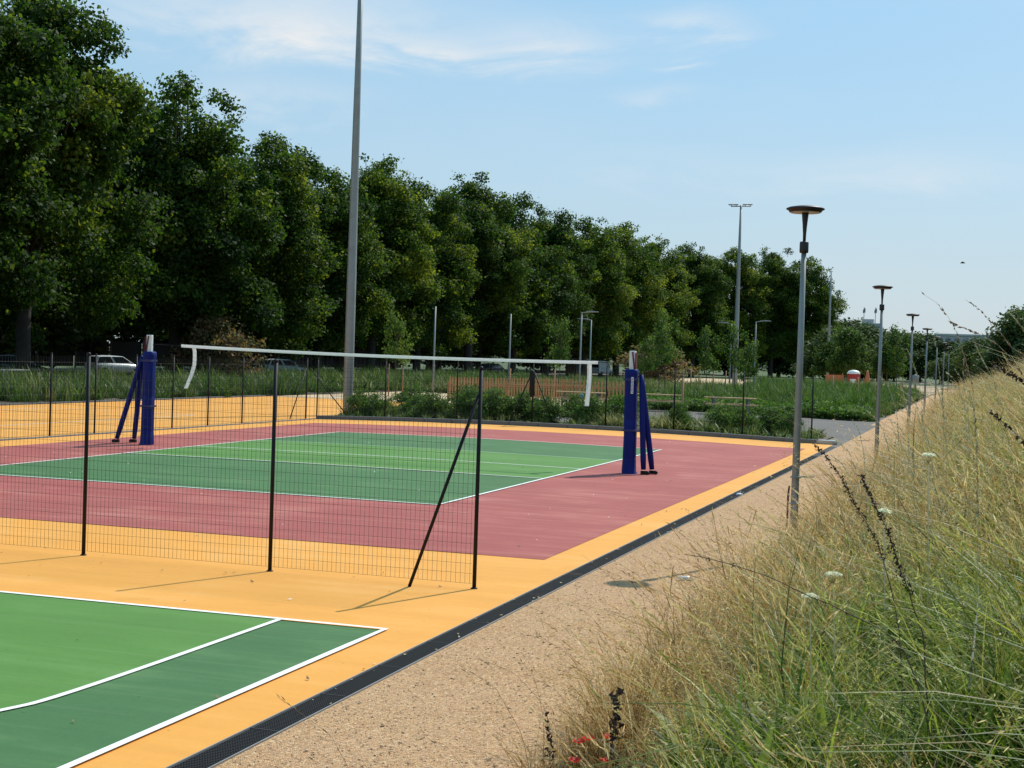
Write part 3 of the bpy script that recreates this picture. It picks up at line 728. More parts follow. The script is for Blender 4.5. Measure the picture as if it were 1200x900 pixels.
def trunk_mesh(name, mat, H, W, zlow, r, C, seed, nb=14):
    g = np.random.default_rng(seed + 50); m_ = MB()
    fork = zlow + (H - zlow) * .22
    m_.tube([(0, 0, -.2), (0, 0, .4), (.05, .03, fork * .5), (.1, -.05, fork), (.05, .1, (fork + H) / 2), (0, 0, H * .86)], [r * 1.35, r * 1.05, r * .95, r * .8, r * .42, r * .08], 10)
    idx = g.choice(len(C), min(nb, len(C)), replace=False)
    for c in C[idx]:
        z0_ = g.uniform(fork * .8, (fork + H) * .45); st = Vector((.06, 0, min(z0_, c[2] - .2))); en = Vector(c)
        mid_ = st.lerp(en, .5) + Vector((g.normal() * .3, g.normal() * .3, .12 * (en - st).length))
        m_.tube([st, mid_, en], [r * .38, r * .22, r * .05], 6)
    return m_.mesh(name, mat)

# four plane tree models
PT = []
for k, (H, W, zl, s) in enumerate([(21.5, 13.5, 1.9, 3), (20.5, 12, 2.2, 11), (19, 12.5, 2.2, 23), (21, 12, 2.0, 31)]):
    cm, C, Rr = crown_mesh('crown', MT['leafp'], H - 1.0, W - 1.6, zl, 150, 84000, .25, (.75, 1.45), s)
    tm = trunk_mesh('trunk', MT['bark'], H, W, zl, .42, C, s, 22); PT.append((cm, tm, H))
TREES = [  # x, y, height, width factor, variant, rotation, label
 (-50, 49, 22, 1.0, 0, .3, None), (-50, 60.5, 22.3, 1.0, 1, 1.3, 'tall plane tree cut off by the left edge of the view'),
 (-51, 68.8, 22.8, .86, 0, 2.1, 'tallest plane tree, reaching the top edge above the left blue post'),
 (-50, 83.0, 20.3, .98, 2, .4, 'plane tree with a ragged two-lobed top right of the tallest one'),
 (-49.5, 94, 18.6, .9, 3, 3.0, 'plane tree just left of the tall grey pole with a sloping crown'),
 (-50, 104.5, 17.6, .9, 2, 4.2, 'plane tree directly left of the tall grey floodlight pole'),
 (-50, 115, 19.2, .9, 1, 5.1, 'plane tree directly right of the tall grey floodlight pole'),
 (-50.5, 127, 18.3, .95, 3, 1.9, 'yellowish plane tree in the dip between two taller crowns right of the pole'),
 (-50, 140, 20.8, 1.08, 0, 2.7, 'broad domed plane tree above the wooden picket fence'),
 (-49.5, 153, 20.0, 1.0, 2, .9, 'plane tree stepping down right of the domed one'),
 (-49.5, 166, 19.8, 1.0, 1, 3.6, 'plane tree with a flat top left of the right blue post'),
 (-49, 181, 20.6, 1.0, 3, 5.5, 'plane tree with its crown above the right end of the net'),
 (-48.5, 197, 21.2, 1.0, 2, 2.2, 'plane tree with its crown above the right blue post'),
 (-47, 213, 20.8, 1.0, 0, 4.8, 'dark plane tree right of the right blue post'),
 (-44, 229, 21.2, 1.0, 1, .2, 'dark plane tree behind the small sapling left of the far mast'),
 (-40, 244, 21.8, 1.0, 3, 1.1, 'dark plane tree directly behind the far floodlight mast'),
 (-34.5, 251, 22.4, 1.0, 0, 3.3, 'dark rounded plane tree behind the tallest disc lamp'),
 (-29.5, 256, 21.0, .95, 2, 2.5, 'last dark plane tree at the right end of the row')]
for k in range(14):  # second row behind
    TREES.append((-66 + .3 * k, 70 + 14 * k, 17 + (k * 7 % 4), 1.05, k % 4, k * 1.7, None))
ordn = ['left edge', 'left blue post', 'parked silver car', 'tall grey pole', 'net centre', 'black parked car', 'picket fence', 'white van', 'right net band', 'right blue post', 'sapling group', 'far mast', 'disc lamp', 'row end']
for k, (x, y, h, wf, v, rz, lab) in enumerate(TREES):
    cm, tm, H = PT[v]; s = h / H * (1.045 if y > 108 and k < 18 else 1.0) * (1.05 if k in (1, 2) else 1.0)
    e = empty('plane_tree', (x, y, G(x, y) - .05), lab or ('plane tree nearest the camera at the far left outside the view' if k == 0 else 'plane tree of the shaded back row, seen behind the crowns above the ' + ordn[k - 18]), 'tree', 'plane trees in two rows beyond the courts', rz)
    e.scale = (wf * .5 + s * .5, wf * .5 + s * .5, s)
    link('trunk', tm, e); link('crown', cm, e)

# smaller far trees and shrubs
SM = []
for k, (H, W, zl, s, mt) in enumerate([(6, 4.2, 1.3, 5, 'leafy'), (6, 5.5, .6, 8, 'leaff'), (4.2, 2.0, 1.8, 9, 'leafy'), (3, 3.6, .2, 12, 'leafd')]):
    cm, C, Rr = crown_mesh('crown', MT[mt], H, W, zl, 34 if k != 2 else 14, [9000, 14000, 1500, 6000][k], [.24, .26, .15, .16][k], [(.5, 1.0), (.7, 1.2), (.25, .5), (.5, .9)][k], s)
    tm = trunk_mesh('trunk', MT['barkt'], H, W, zl, [.11, .16, .035, .06][k], C, s, 10); SM.append((cm, tm, H))
def small(name, x, y, h, wd, v, label, group=None, cat='tree', z=None, mat=None):
    cm, tm, H = SM[v]; s = h / H
    e = empty(name, (x, y, (G(x, y) if z is None else z) - .03), label, cat, group, random.uniform(0, 6)); e.scale = (wd * s, wd * s, s)
    link('trunk', tm, e); c = link('crown', cm, e)
    if mat: c.data = cm.copy(); c.data.materials[0] = MT[mat]
    return e
for x, y, h, wd, v, l in [(-16.5, 172, 5.4, 1.1, 0, 'light green young tree just right of the dark plane trees'), (-14.3, 168, 6.6, .9, 0, 'tallest light green young tree below the antennas of the far building'),
        (-10.6, 176, 5.4, .9, 0, 'light green young tree right of the far building'), (-18.0, 200, 7.5, 1.3, 1, 'dense small tree at the foot of the plane trees on the right'),
        (-14.5, 262, 5.2, 1.3, 1, 'dark bushy tree left of the fourth disc lamp'), (-10.2, 262, 8.6, 1.3, 1, 'broad dark bushy tree behind the fourth disc lamp'), (-6.5, 256, 7.2, 1.3, 1, 'dark bushy tree right of the fourth disc lamp'),
        (-17.5, 262, 5.4, 1.4, 1, 'dark bushy tree behind the second disc lamp'), (-21.5, 262, 5.6, 1.4, 1, 'bushy tree at the back left of the second disc lamp'),
        (-3.2, 205, 4.9, 1.2, 1, 'yellow green bush at the far end of the path'), (-1.2, 190, 5.0, 1.3, 1, 'bush beside the far end of the path under the distant roof'), (.8, 165, 5.3, 1.2, 1, 'bush on the bank left of the big dark bush'),
        (3.2, 112, 5.6, 1.0, 1, 'big dark bush cut off by the right edge of the view'), (6.5, 122, 6.4, 1.1, 1, 'bush beyond the right edge of the view')]:
    z = None if x < -2 else float(zb(x)) * .6
    small('tree', x, y, h, wd, v, l, 'far trees at the end of the path', 'tree', z)
for x, y, h, l in [(-22.1, 105, 6.2, 'thin young tree left of the far floodlight mast'), (-20.4, 95, 4.8, 'thin sapling between the blue post and the far mast'), (-15.2, 84, 4.4, 'young tree tied to two stakes left of the disc lamp'),
                   (-14.2, 88, 4.8, 'young tree behind the staked one left of the disc lamp'), (-29.8, 72, 4.6, 'young tree above the two stakes left of the picket fence'), (-24.2, 84, 4.8, 'young tree behind the picket fence centre'),
                   (-6.3, 118, 5.8, 'thin sapling with sparse leaves beside the third disc lamp'), (-19.8, 88, 3.9, 'small young tree right of the blue post'), (-12.2, 80, 3.6, 'low young tree with dark leaves beside the near disc lamp')]:
    small('young_tree', x, y, h, .62, 2, l, 'newly planted young trees')
small('flowering_shrub', -46.0, 82, 3.9, 1.0, 3, 'large reddish tipped shrub behind the left end of the net', None, 'shrub', None, 'leafr')
small('flowering_shrub', -30.5, 140, 3.6, 1.6, 3, 'low reddish shrub right of the right blue post', None, 'shrub', None, 'leafr')
for x, y, h, wd, l in [(x_, y_, h_ * .98, w_, l_) for x_, y_, h_, w_, l_ in ((-20.2, 47.3, .85, 1.2, 'second shrub from the left end of the far bed'), (-18.0, 47.2, .9, 1.25, 'shrub left of the foreground end post in the far bed'), (-15.9, 47.4, 1.1, 1.2, 'tallest shrub of the far bed, below the net'), (-14.0, 47.3, .9, 1.2, 'shrub directly behind the braced fence post'), (-13.2, 48.6, 1.0, 1.2, 'shrub at the back of the bed below the right net band'), (-11.6, 48.4, 1.0, 1.1, 'shrub at the back of the bed behind the right blue post'), (-8.2, 48.5, .9, 1.1, 'shrub at the back of the bed below the right picnic table'), (-6.5, 48.8, .9, 1.2, 'shrub at the back right corner of the far bed'), (-19.6, 49.2, 1.1, 1.2, 'back row shrub right of the tall grey pole'), (-17.4, 49.2, 1.15, 1.2, 'back row shrub below the net centre'))] + [(-21.0, 47.6, .95, .9, 'leafy shrub at the foot of the tall grey pole'), (-19.0, 48.0, .8, 1.1, 'low shrub right of the tall grey pole'), (-16.8, 47.8, 1.05, 1.1, 'leafy shrub below the centre of the net'),
                       (-15.0, 48.0, 1.0, 1.1, 'leafy shrub left of the braced fence post'), (-12.5, 47.6, .95, 1.0, 'broad leaved shrub left of the right blue post'), (-9.4, 47.0, .9, .75, 'rounded feathery bush just right of the right blue post'),
                       (-7.3, 47.6, .85, 1.0, 'broad leaved shrub behind the fence left of the disc lamp'), (-5.9, 47.8, .8, .9, 'last leafy shrub of the bed beside the disc lamp')]:
    small('bed_shrub', x, y, h, wd, 3, l, 'shrubs in the bed behind the far kerb', 'shrub')
for k in range(17):
    small('tree', -74 + (k % 3) * 1.5, 62 + 12.5 * k, 9.5 + (k * 5 % 4), 1.5, 1, 'dense dark tree of the back hedge line behind the site fence', 'dense trees behind the site fence')
for k in range(9):
    small('tree', -54 + 5.2 * k, 285 + (k % 2) * 6, 8.5 + (k * 3 % 4), 1.5, 1, ['leftmost', 'second', 'third', 'fourth', 'fifth', 'sixth', 'seventh', 'eighth', 'rightmost'][k] + ' of the dense bushy trees closing the view behind the dark plane trees at right', 'bushy trees behind the plane row end')
# stakes
stm = MB().tube([(0, 0, -.1), (0, 0, 1.75)], .04, 8).mesh('stake', MT['wood'])
for k, (x, y, l) in enumerate([(-9.85, 49.9, 'brown stake behind the far fence just right of the blue post'), (-15.6, 83.9, 'left stake of the pair left of the disc lamp'), (-14.8, 83.9, 'right stake of the pair left of the disc lamp'),
        (-30.2, 72, 'left stake of the pair left of the picket fence'), (-29.4, 72, 'right stake of the pair left of the picket fence'), (-22.8, 70, 'stake in front of the middle of the picket fence'), (-21.0, 72, 'stake in front of the right part of the picket fence'),
        (-7.2, 92, 'dark stake in the far bed left of the second disc lamp'), (-6.1, 90, 'dark stake in the far bed near the second disc lamp'), (-9.0, 95, 'dark stake in the far bed right of the near disc lamp'), (-4.9, 98, 'dark stake right of the second disc lamp'),
        (-19.2, 100, 'thin stake beyond the picnic tables'), (-17.0, 101, 'thin stake beyond the right picnic table')]):
    o = link('tree_stake', stm, None, (x, y, G(x, y)), 0); tag(o, l, 'stake', 'stakes for young trees'); o.rotation_euler = (random.uniform(-.03, .03), random.uniform(-.04, .04), 0)

# ------------------------------------------------------------------ grass tufts (instanced onto point meshes)
lib = {}
def tuft(seed, nb, hmin, hmax, spread, wdt, lean, kind):
    g = np.random.default_rng(seed); V = []; F = []; var = []; straw = []
    def blade(x, y, h, az_, bend, w_, v, s, seg=4, head=None):
        b = len(V); d = np.array([math.cos(az_), math.sin(az_)]); side = np.array([-d[1], d[0]])
        if g.random() < .5: side = np.array([math.cos(az_ + g.uniform(0, 3.1)), math.sin(az_ + g.uniform(0, 3.1))])
        pts = []
        for k in range(seg + 1):
            t = k / seg; o_ = bend * h * t ** 2; z = h * t * (1 - .25 * bend * t)
            pts.append((x + d[0] * o_, y + d[1] * o_, z))
        for k, p in enumerate(pts):
            t = k / seg; ww = w_ * (1 - t ** 2.2) * .5 + w_ * .06
            V.append((p[0] - side[0] * ww, p[1] - side[1] * ww, p[2])); V.append((p[0] + side[0] * ww, p[1] + side[1] * ww, p[2]))
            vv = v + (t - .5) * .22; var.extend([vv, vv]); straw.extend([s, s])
        for k in range(seg): F.append((b + 2 * k, b + 2 * k + 1, b + 2 * k + 3, b + 2 * k + 2))
        return pts, d
    for k in range(nb):
        a = g.uniform(0, 2 * math.pi); r = spread * g.random() ** .5; x, y = r * math.cos(a), r * math.sin(a)
        az_ = math.pi + g.normal() * 1.1 if g.random() < .38 else g.uniform(0, 6.28)      # wind from the right
        h = g.uniform(hmin, hmax); bend = abs(g.normal(lean, .22)); v = np.clip(g.normal(.45, .27), 0, 1)
        if kind == 'blade': blade(x, y, h, az_, bend, wdt * g.uniform(.6, 1.3), v, float(g.random() < .12))
        elif kind == 'broad': blade(x, y, h, az_, bend + .2, wdt * g.uniform(.8, 1.4), v, 0.0, 3)
        else:
            pts, d = blade(x, y, h, az_, bend * .8, wdt * .45, v, 1.0, 5)
            tip = np.array(pts[-1]); prev = np.array(pts[-3]); ax = unit(tip - prev)
            L = h * g.uniform(.16, .26); vv0 = np.clip(g.normal(.62, .22), 0, 1)
            if kind == 'oat':       # loose panicle: side branches ending in slim drooping spikelets
                for q in range(8):
                    c = tip - ax * L * q / 8; o_ = unit(g.normal(size=3) + ax * .9); e_ = c + o_ * g.uniform(.012, .035); dr_ = unit(ax * .5 + o_ * .3 + np.array([d[0] * .5, d[1] * .5, -.7]))
                    sd_ = unit(np.cross(dr_, g.normal(size=3))); l_ = g.uniform(.012, .024); b = len(V)
                    for p in (e_, e_ + dr_ * l_ * .45 + sd_ * .0022, e_ + dr_ * l_, e_ + dr_ * l_ * .45 - sd_ * .0022): V.append(tuple(p))
                    vv = np.clip(vv0 + g.normal() * .1, 0, 1); var.extend([vv] * 4); straw.extend([1.0] * 4); F.append((b, b + 1, b + 2, b + 3))
                    b = len(V); V.extend([tuple(c), tuple(c + sd_ * .0008), tuple(e_ + sd_ * .0008), tuple(e_)]); var.extend([vv * .7] * 4); straw.extend([1.0] * 4); F.append((b, b + 1, b + 2, b + 3))
            else:                   # narrow spike: overlapping slivers along the axis
                for q in range(7):
                    c = tip - ax * L * q / 7; dr_ = unit(ax + g.normal(size=3) * .16); sd_ = unit(np.cross(dr_, g.normal(size=3))); l_ = L * g.uniform(.28, .45); b = len(V)
                    for p in (c - dr_ * l_ * .5, c + sd_ * .0030, c + dr_ * l_ * .5, c - sd_ * .0030): V.append(tuple(p))
                    vv = np.clip(vv0 + g.normal() * .1, 0, 1); var.extend([vv] * 4); straw.extend([1.0] * 4); F.append((b, b + 1, b + 2, b + 3))
    return np.array(V), np.array(F), np.clip(var, 0, 1), straw
def libcol(name, specs, mat):
    c = bpy.data.collections.new(name)
    for k, sp in enumerate(specs):
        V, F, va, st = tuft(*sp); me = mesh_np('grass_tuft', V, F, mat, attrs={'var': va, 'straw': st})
        o = bpy.data.objects.new('grass_tuft.%03d' % (k + 500 + 20 * len(lib)), me); c.objects.link(o)
    lib[name] = c; return c
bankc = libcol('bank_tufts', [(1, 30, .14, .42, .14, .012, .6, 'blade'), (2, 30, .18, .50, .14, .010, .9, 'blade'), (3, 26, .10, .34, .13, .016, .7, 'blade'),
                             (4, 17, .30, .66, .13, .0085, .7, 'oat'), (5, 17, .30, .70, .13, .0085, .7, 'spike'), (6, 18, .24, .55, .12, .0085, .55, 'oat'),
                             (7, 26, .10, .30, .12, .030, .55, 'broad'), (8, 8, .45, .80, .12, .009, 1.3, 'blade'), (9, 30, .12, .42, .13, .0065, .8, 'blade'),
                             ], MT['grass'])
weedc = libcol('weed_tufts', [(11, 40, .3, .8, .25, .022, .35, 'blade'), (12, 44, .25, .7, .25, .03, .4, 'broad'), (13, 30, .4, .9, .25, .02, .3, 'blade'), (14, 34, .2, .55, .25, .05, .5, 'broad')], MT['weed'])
def scatter(name, P, idx, rot, scl, dry, coll, label):
    me = bpy.data.meshes.new(name); n = len(P); me.vertices.add(n); me.vertices.foreach_set('co', np.asarray(P, np.float32).ravel())
    for an, ty, arr in (('idx', 'INT', idx), ('scl', 'FLOAT', scl), ('dry', 'FLOAT', dry)):
        a = me.attributes.new(an, ty, 'POINT'); a.data.foreach_set('value', np.asarray(arr, np.int32 if ty == 'INT' else np.float32))
    a = me.attributes.new('rot', 'FLOAT_VECTOR', 'POINT'); a.data.foreach_set('vector', np.asarray(rot, np.float32).ravel())
    o = link(name, me); tag(o, label, 'grass', kind='stuff')
    ng = bpy.data.node_groups.new('scatter ' + name, 'GeometryNodeTree')
    ng.interface.new_socket('Geometry', in_out='INPUT', socket_type='NodeSocketGeometry'); ng.interface.new_socket('Geometry', in_out='OUTPUT', socket_type='NodeSocketGeometry')
    N_ = ng.nodes; L_ = ng.links; gi = N_.new('NodeGroupInput'); go_ = N_.new('NodeGroupOutput')
    ci = N_.new('GeometryNodeCollectionInfo'); ci.inputs['Collection'].default_value = coll; ci.inputs['Separate Children'].default_value = True; ci.inputs['Reset Children'].default_value = True
    ip = N_.new('GeometryNodeInstanceOnPoints'); ip.inputs['Pick Instance'].default_value = True
    mp = N_.new('GeometryNodeMeshToPoints'); L_.new(gi.outputs[0], mp.inputs[0]); L_.new(mp.outputs[0], ip.inputs['Points']); L_.new(ci.outputs[0], ip.inputs['Instance'])
    for an, ty, sk in (('idx', 'INT', 'Instance Index'), ('rot', 'FLOAT_VECTOR', 'Rotation'), ('scl', 'FLOAT', 'Scale')):
        na = N_.new('GeometryNodeInputNamedAttribute'); na.data_type = ty; na.inputs[0].default_value = an; L_.new(na.outputs[0], ip.inputs[sk])
    L_.new(ip.outputs[0], go_.inputs[0])
    md = o.modifiers.new('scatter', 'NODES'); md.node_group = ng
    return o
def vnoise(x, y, s, seed):
    """cheap smooth value noise"""
    g = np.random.default_rng(seed); T_ = g.random((64, 64)); u = x / s % 63; v = y / s % 63
    i0 = u.astype(int); j0 = v.astype(int); fu = u - i0; fv = v - j0; fu = fu * fu * (3 - 2 * fu); fv = fv * fv * (3 - 2 * fv)
    i1 = (i0 + 1) % 64; j1 = (j0 + 1) % 64
    return (T_[i0, j0] * (1 - fu) + T_[i1, j0] * fu) * (1 - fv) + (T_[i0, j1] * (1 - fu) + T_[i1, j1] * fu) * fv
Ps = []; 
for (y0, y1, dens, wmax) in [(1.5, 9, 105, 2.2), (9, 16, 75, 2.4), (16, 28, 42, 3.0), (28, 50, 24, 4.5), (50, 100, 9, 7), (100, 200, 4, 10)]:
    A = (y1 - y0) * (wmax + 2.3); n = int(A * dens); x = rng.uniform(-2.42, wmax, n); y = rng.uniform(y0, y1, n)
    d = x + 2.36; edge = .22 + .40 * vnoise(x + 50, y, .9, 5)
    cl_ = vnoise(x + 50, y + 10, .38, 15); far_ = np.clip((y - 14) / 14, 0, 1)
    keep = (rng.random(n) < np.clip(d / edge, .06, 1)) & (rng.random(n) < np.maximum(np.clip(cl_ * 2.1 - .25, .12, 1), far_)) & (np.hypot(x, y) > 1.2); Ps.append(np.stack([x[keep], y[keep]], 1))
P2 = np.concatenate(Ps); x, y = P2[:, 0], P2[:, 1]; n = len(x)
z = zb(x, y) + gz(x, y) - .02
dist = np.hypot(x, y); nz1 = vnoise(x + 30, y, 1.1, 1); nz2 = vnoise(x + 30, y, .45, 2)
d = x + 2.42
dry = np.clip(1.35 - d * .80, 0, 1) * .95 + np.clip((dist - 10) / 14, 0, 1) * .38 + (nz1 - .5) * 1.35 + (nz2 - .5) * .7 - .03 - .26 * np.clip((x + 1.3) / .8, 0, 1) * np.clip((11 - y) / 4, 0, 1)
dry = np.clip(dry, -.25, 1)
pd = np.clip(.22 + dry * .65, 0, .9); isdry = rng.random(n) < .27 + pd * .55
idx = np.where(isdry, rng.integers(3, 6, n), rng.integers(0, 3, n)); idx = np.where((rng.random(n) < .26) & (dry < .3), 6, idx); idx = np.where(rng.random(n) < .10, 7, idx); idx = np.where((rng.random(n) < .5) & (dry > .45), 8, idx)
cl2 = vnoise(x + 50, y + 10, .38, 15); scl = rng.uniform(.75, 1.2, n) * np.where(y < 26, .62 + .85 * cl2, 1.05) * np.clip(.55 + d * .9, .55, 1.0) * np.where(dist > 28, 1.15, 1) * np.where(dist > 50, 1.25, 1) * np.where((dist > 12) & (rng.random(n) < .08), 1.45, 1) * np.where(dist < 5.2, .8, 1) * np.where((x < -1.15) & (y < 7.4), np.where(y < 6.6, .30, .55), 1)
rot = np.stack([rng.normal(0, .16, n), rng.normal(-.06, .18, n), np.where(rng.random(n) < .5, rng.normal(0, .8, n), rng.uniform(0, 6.28, n))], 1)
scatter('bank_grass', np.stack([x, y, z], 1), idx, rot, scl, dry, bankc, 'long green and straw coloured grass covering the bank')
# weeds, beds
def area(x0, x1, y0, y1, dens, sc_, dr_, name, label, idxs=(0, 1, 2, 3), hfn=None):
    n = int((x1 - x0) * (y1 - y0) * dens); x = rng.uniform(x0, x1, n); y = rng.uniform(y0, y1, n)
    q = vnoise(x + 60, y + 60, 2.2, 9); k = rng.random(n) < np.clip(q * 1.6, .15, 1); x, y, q = x[k], y[k], q[k]; n = len(x)
    s = rng.uniform(*sc_, n) * (.6 + .7 * q); dd = np.clip(dr_ + (vnoise(x + 60, y + 60, 3.1, 4) - .5) * .5, -.6, 1)
    rot = np.stack([rng.normal(0, .08, n), rng.normal(0, .08, n), rng.uniform(0, 6.28, n)], 1)
    scatter(name, np.stack([x, y, gz(x, y)], 1), rng.choice(idxs, n), rot, s, dd, weedc, label)
area(-50, -33.8, 22, 125, 3.4, (.8, 1.7), -.05, 'weeds', 'weedy green strip between the left ochre court and the plane trees')
area(-21.5, -4.9, 45.95, 49.9, 13, (.4, .9), .2, 'bed_plants', 'low leafy plants and dry grass in the bed behind the far kerb', (0, 1, 3, 3))
area(-17.0, -5.0, 66.4, 73, 16, (.6, .95), -.3, 'hedge_plants', 'low dark leafy planting beyond the asphalt path', (1, 3))
area(-17.0, -5.0, 73, 130, 6.5, (1.1, 1.75), -.28, 'meadow_grass', 'tall bright green grass in the far bed', (0, 1, 2, 3))
area(-34, -22, 82, 132, 3.5, (.8, 1.3), .1, 'meadow_grass', 'rough grass behind the play area')
area(-20.9, -17.3, 50.5, 64, 1.2, (.4, .8), .3, 'low_weeds', 'sparse weeds beside the picnic tables')
# low edging plants along the right edge of the far bed
area(-5.0, -4.55, 66, 130, 8, (.5, 1.1), .1, 'edge_grass', 'tufts along the path edge of the far bed')

n = 15000; x = rng.uniform(-16.9, -4.9, n); y = rng.uniform(66.2, 73.5, n); q = vnoise(x + 60, y + 60, 1.3, 33); P = np.stack([x, y, rng.random(n) ** .6 * (.35 + .4 * q)], 1)
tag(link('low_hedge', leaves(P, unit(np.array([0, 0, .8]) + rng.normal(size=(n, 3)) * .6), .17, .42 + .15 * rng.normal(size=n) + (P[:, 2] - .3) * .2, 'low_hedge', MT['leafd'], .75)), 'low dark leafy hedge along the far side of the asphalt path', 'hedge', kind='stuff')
# pebbles on the path
n = 9000; x = rng.uniform(-3.97, -2.0, n); y = 5.5 + 22 * rng.random(n) ** 1.7; s = rng.uniform(.003, .009, n) * (1 + .6 * (rng.random(n) < .08))
ico = np.array([(0, 0, 1), (0, 0, -.6), (1, 0, 0), (-.3, .95, 0), (-.4, -.9, 0)]); icf = np.array([(0, 2, 3), (0, 3, 4), (0, 4, 2), (1, 3, 2), (1, 4, 3), (1, 2, 4)])
a = rng.uniform(0, 6.28, n); ca, sa = np.cos(a), np.sin(a)
V = np.empty((n, 5, 3)); ex = rng.uniform(.7, 1.6, n)
for k, p in enumerate(ico):
    V[:, k, 0] = x + (p[0] * ca * ex - p[1] * sa) * s; V[:, k, 1] = y + (p[0] * sa * ex + p[1] * ca) * s; V[:, k, 2] = gz(x, y) + p[2] * s * .6 + .0
F = (np.arange(n)[:, None, None] * 5 + icf[None]).reshape(-1, 3)
tag(link('loose_gravel', mesh_np('loose_gravel', V.reshape(-1, 3), F, MT['stones'])), 'loose stones scattered over the gravel path', 'gravel', kind='stuff')
# leaf litter on court, path and drain
def litter(n, x0, x1, y0, y1, s, mat, name, label, zo=.02):
    x = rng.uniform(x0, x1, n); y = rng.uniform(y0, y1, n); P = np.stack([x, y, gz(x, y) + zo], 1)
    Nn = unit(np.array([0, 0, 1.0]) + rng.normal(size=(n, 3)) * .25)
    tag(link(name, leaves(P, Nn, rng.uniform(*s, n), rng.random(n), name, MT[mat], .5, .3)), label, 'litter', kind='stuff')
litter(420, -20, -4.4, 6, 44, (.02, .05), 'litter', 'fallen_leaves', 'small dry brown leaves scattered over the courts')
litter(60, -20, -4.4, 8, 44, (.02, .045), 'pale', 'pale_specks', 'pale specks of litter scattered over the courts')
litter(380, -3.95, -2.3, 6, 24, (.012, .05), 'litter', 'path_litter', 'bits of dry grass lying on the gravel path', .008)
litter(90, -4.25, -4.0, 6, 44, (.015, .04), 'straw', 'drain_litter', 'straw caught on the drain grating', .012)

# flattened bottles / caps on the path and drain
for (x, y, l, rz) in [(-2.95, 15.4, 'crushed clear plastic bottle lying on the gravel path', .5), (-4.05, 26.0, 'small pale plastic bottle lying by the drain', 1.2)]:
    m_ = MB(); m_.tube([(-.075, 0, .022), (-.06, 0, .022), (.0, .005, .019), (.05, 0, .020), (.075, 0, .014), (.095, 0, .014)], [.018, .026, .022, .026, .011, .010], 12)
    o = m_.build('plastic_bottle', MT['bottle'], None, (x, y, G(x, y))); o.rotation_euler = (0, 0, rz); tag(o, l, 'bottle')
    MB().tube([(.095, 0, .014), (.108, 0, .014)], .013, 10).build('cap', MT['white'], o)

# ------------------------------------------------------------------ single stalks and flowers on the bank
def interp(path, n):
    P = np.array(path); L = np.r_[0, np.cumsum(np.linalg.norm(np.diff(P, axis=0), axis=1))]; t = np.linspace(0, L[-1], n)
    return np.stack([np.interp(t, L, P[:, k]) for k in range(3)], 1)
def root(path):
    p0 = np.array(path[0]); p1 = np.array(path[1]); d = unit(p0 - p1); d = unit(d * np.array([.6, .6, 1]) + np.array([0, 0, -.6])); q = p0.copy(); out = []
    for k in range(60):
        if q[2] <= float(zb(q[0])) - .01: break
        q = q + d * .05; d = unit(d + np.array([0, 0, -.12])); out.append(tuple(q))
    return out[::-1] + list(path)
def stalk(name, path, r, label, cat, mat, headfrac, hr, hn, hs, group, hmat=None, seed=1):
    g = np.random.default_rng(seed); full = root(path); P = interp(full, 26); base = Vector(P[0])
    e = empty(name, base, label, cat, group); Q = P - P[0]
    Q = Q + np.cumsum(g.normal(size=Q.shape) * r * .8, 0) * (1 if mat == 'dock' else .3)
    MB().tube([tuple(q) for q in Q], [r * (1 - .65 * k / 25) for k in range(26)], 6).build('stem', MT['dockstem' if mat == 'dock' else mat], e)
    a = int((1 - headfrac) * 25); C = []; Dd = []
    T_ = np.linspace(a, 25, hn) if hn else []
    for t in T_:
        k = min(int(t), 24); c = Q[k] + (Q[k + 1] - Q[k]) * (t - k); ax = unit(Q[k + 1] - Q[k])
        if g.random() < .18: continue
        for q in range(5):
            C.append(c + g.normal(size=3) * hr * (1 - .5 * (t - a) / (25.01 - a))); Dd.append(unit(g.normal(size=3) + ax * .6))
    C = np.array(C); Dd = np.array(Dd); Nn = unit(np.cross(Dd, g.normal(size=C.shape)))
    if mat == 'straw':      # slender glumes lying along the stem
        m = 70; tt = a + (24.99 - a) * g.random(m) ** .9; ki = np.minimum(tt.astype(int), 24); fr = (tt - ki)[:, None]; C = Q[ki] * (1 - fr) + Q[ki + 1] * fr
        ax = unit(Q[ki + 1] - Q[ki]); Dd = unit(ax + g.normal(size=(m, 3)) * .28); sd = unit(np.cross(Dd, g.normal(size=(m, 3)))); L_ = g.uniform(.007, .014, (m, 1)); C = C + sd * .002
        wh = .0034 if hn > 15 else .0022; V = np.stack([C - Dd * L_ * .4, C + sd * wh, C + Dd * L_ * 1.2, C - sd * wh], 1)
        link('seed_head', mesh_np('seed_head', V.reshape(-1, 3), np.arange(4 * m).reshape(m, 4), MT[hmat or mat]), e)['kind'] = 'stuff'; return e
    link('seed_head', leaves(C, Nn, hs, g.random(len(C)), 'seed_head', MT[hmat or mat], .45, .5), e)['kind'] = 'stuff'
    return e
GD = 'dark dock stalks on the bank'
stalk('dock_stalk', [(-0.278, 5.6, 1.493), (-0.341, 5.6, 1.681), (-0.425, 5.6, 1.836), (-0.476, 5.6, 1.93), (-0.526, 5.6, 1.999), (-0.582, 5.6, 2.054)], .003, 'dark curving seed stalk whose tip nears the kerb end', 'plant', 'dock', .34, .0065, 60, .013, GD, seed=3)
stalk('dock_stalk', [(-0.169, 5.2, 1.458), (-0.219, 5.2, 1.588), (-0.257, 5.2, 1.674), (-0.304, 5.2, 1.789), (-0.352, 5.2, 1.891), (-0.399, 5.2, 1.987)], .0035, 'thicker dark knobbly seed stalk right of the curving one', 'plant', 'dock', .36, .008, 62, .015, GD, seed=4)
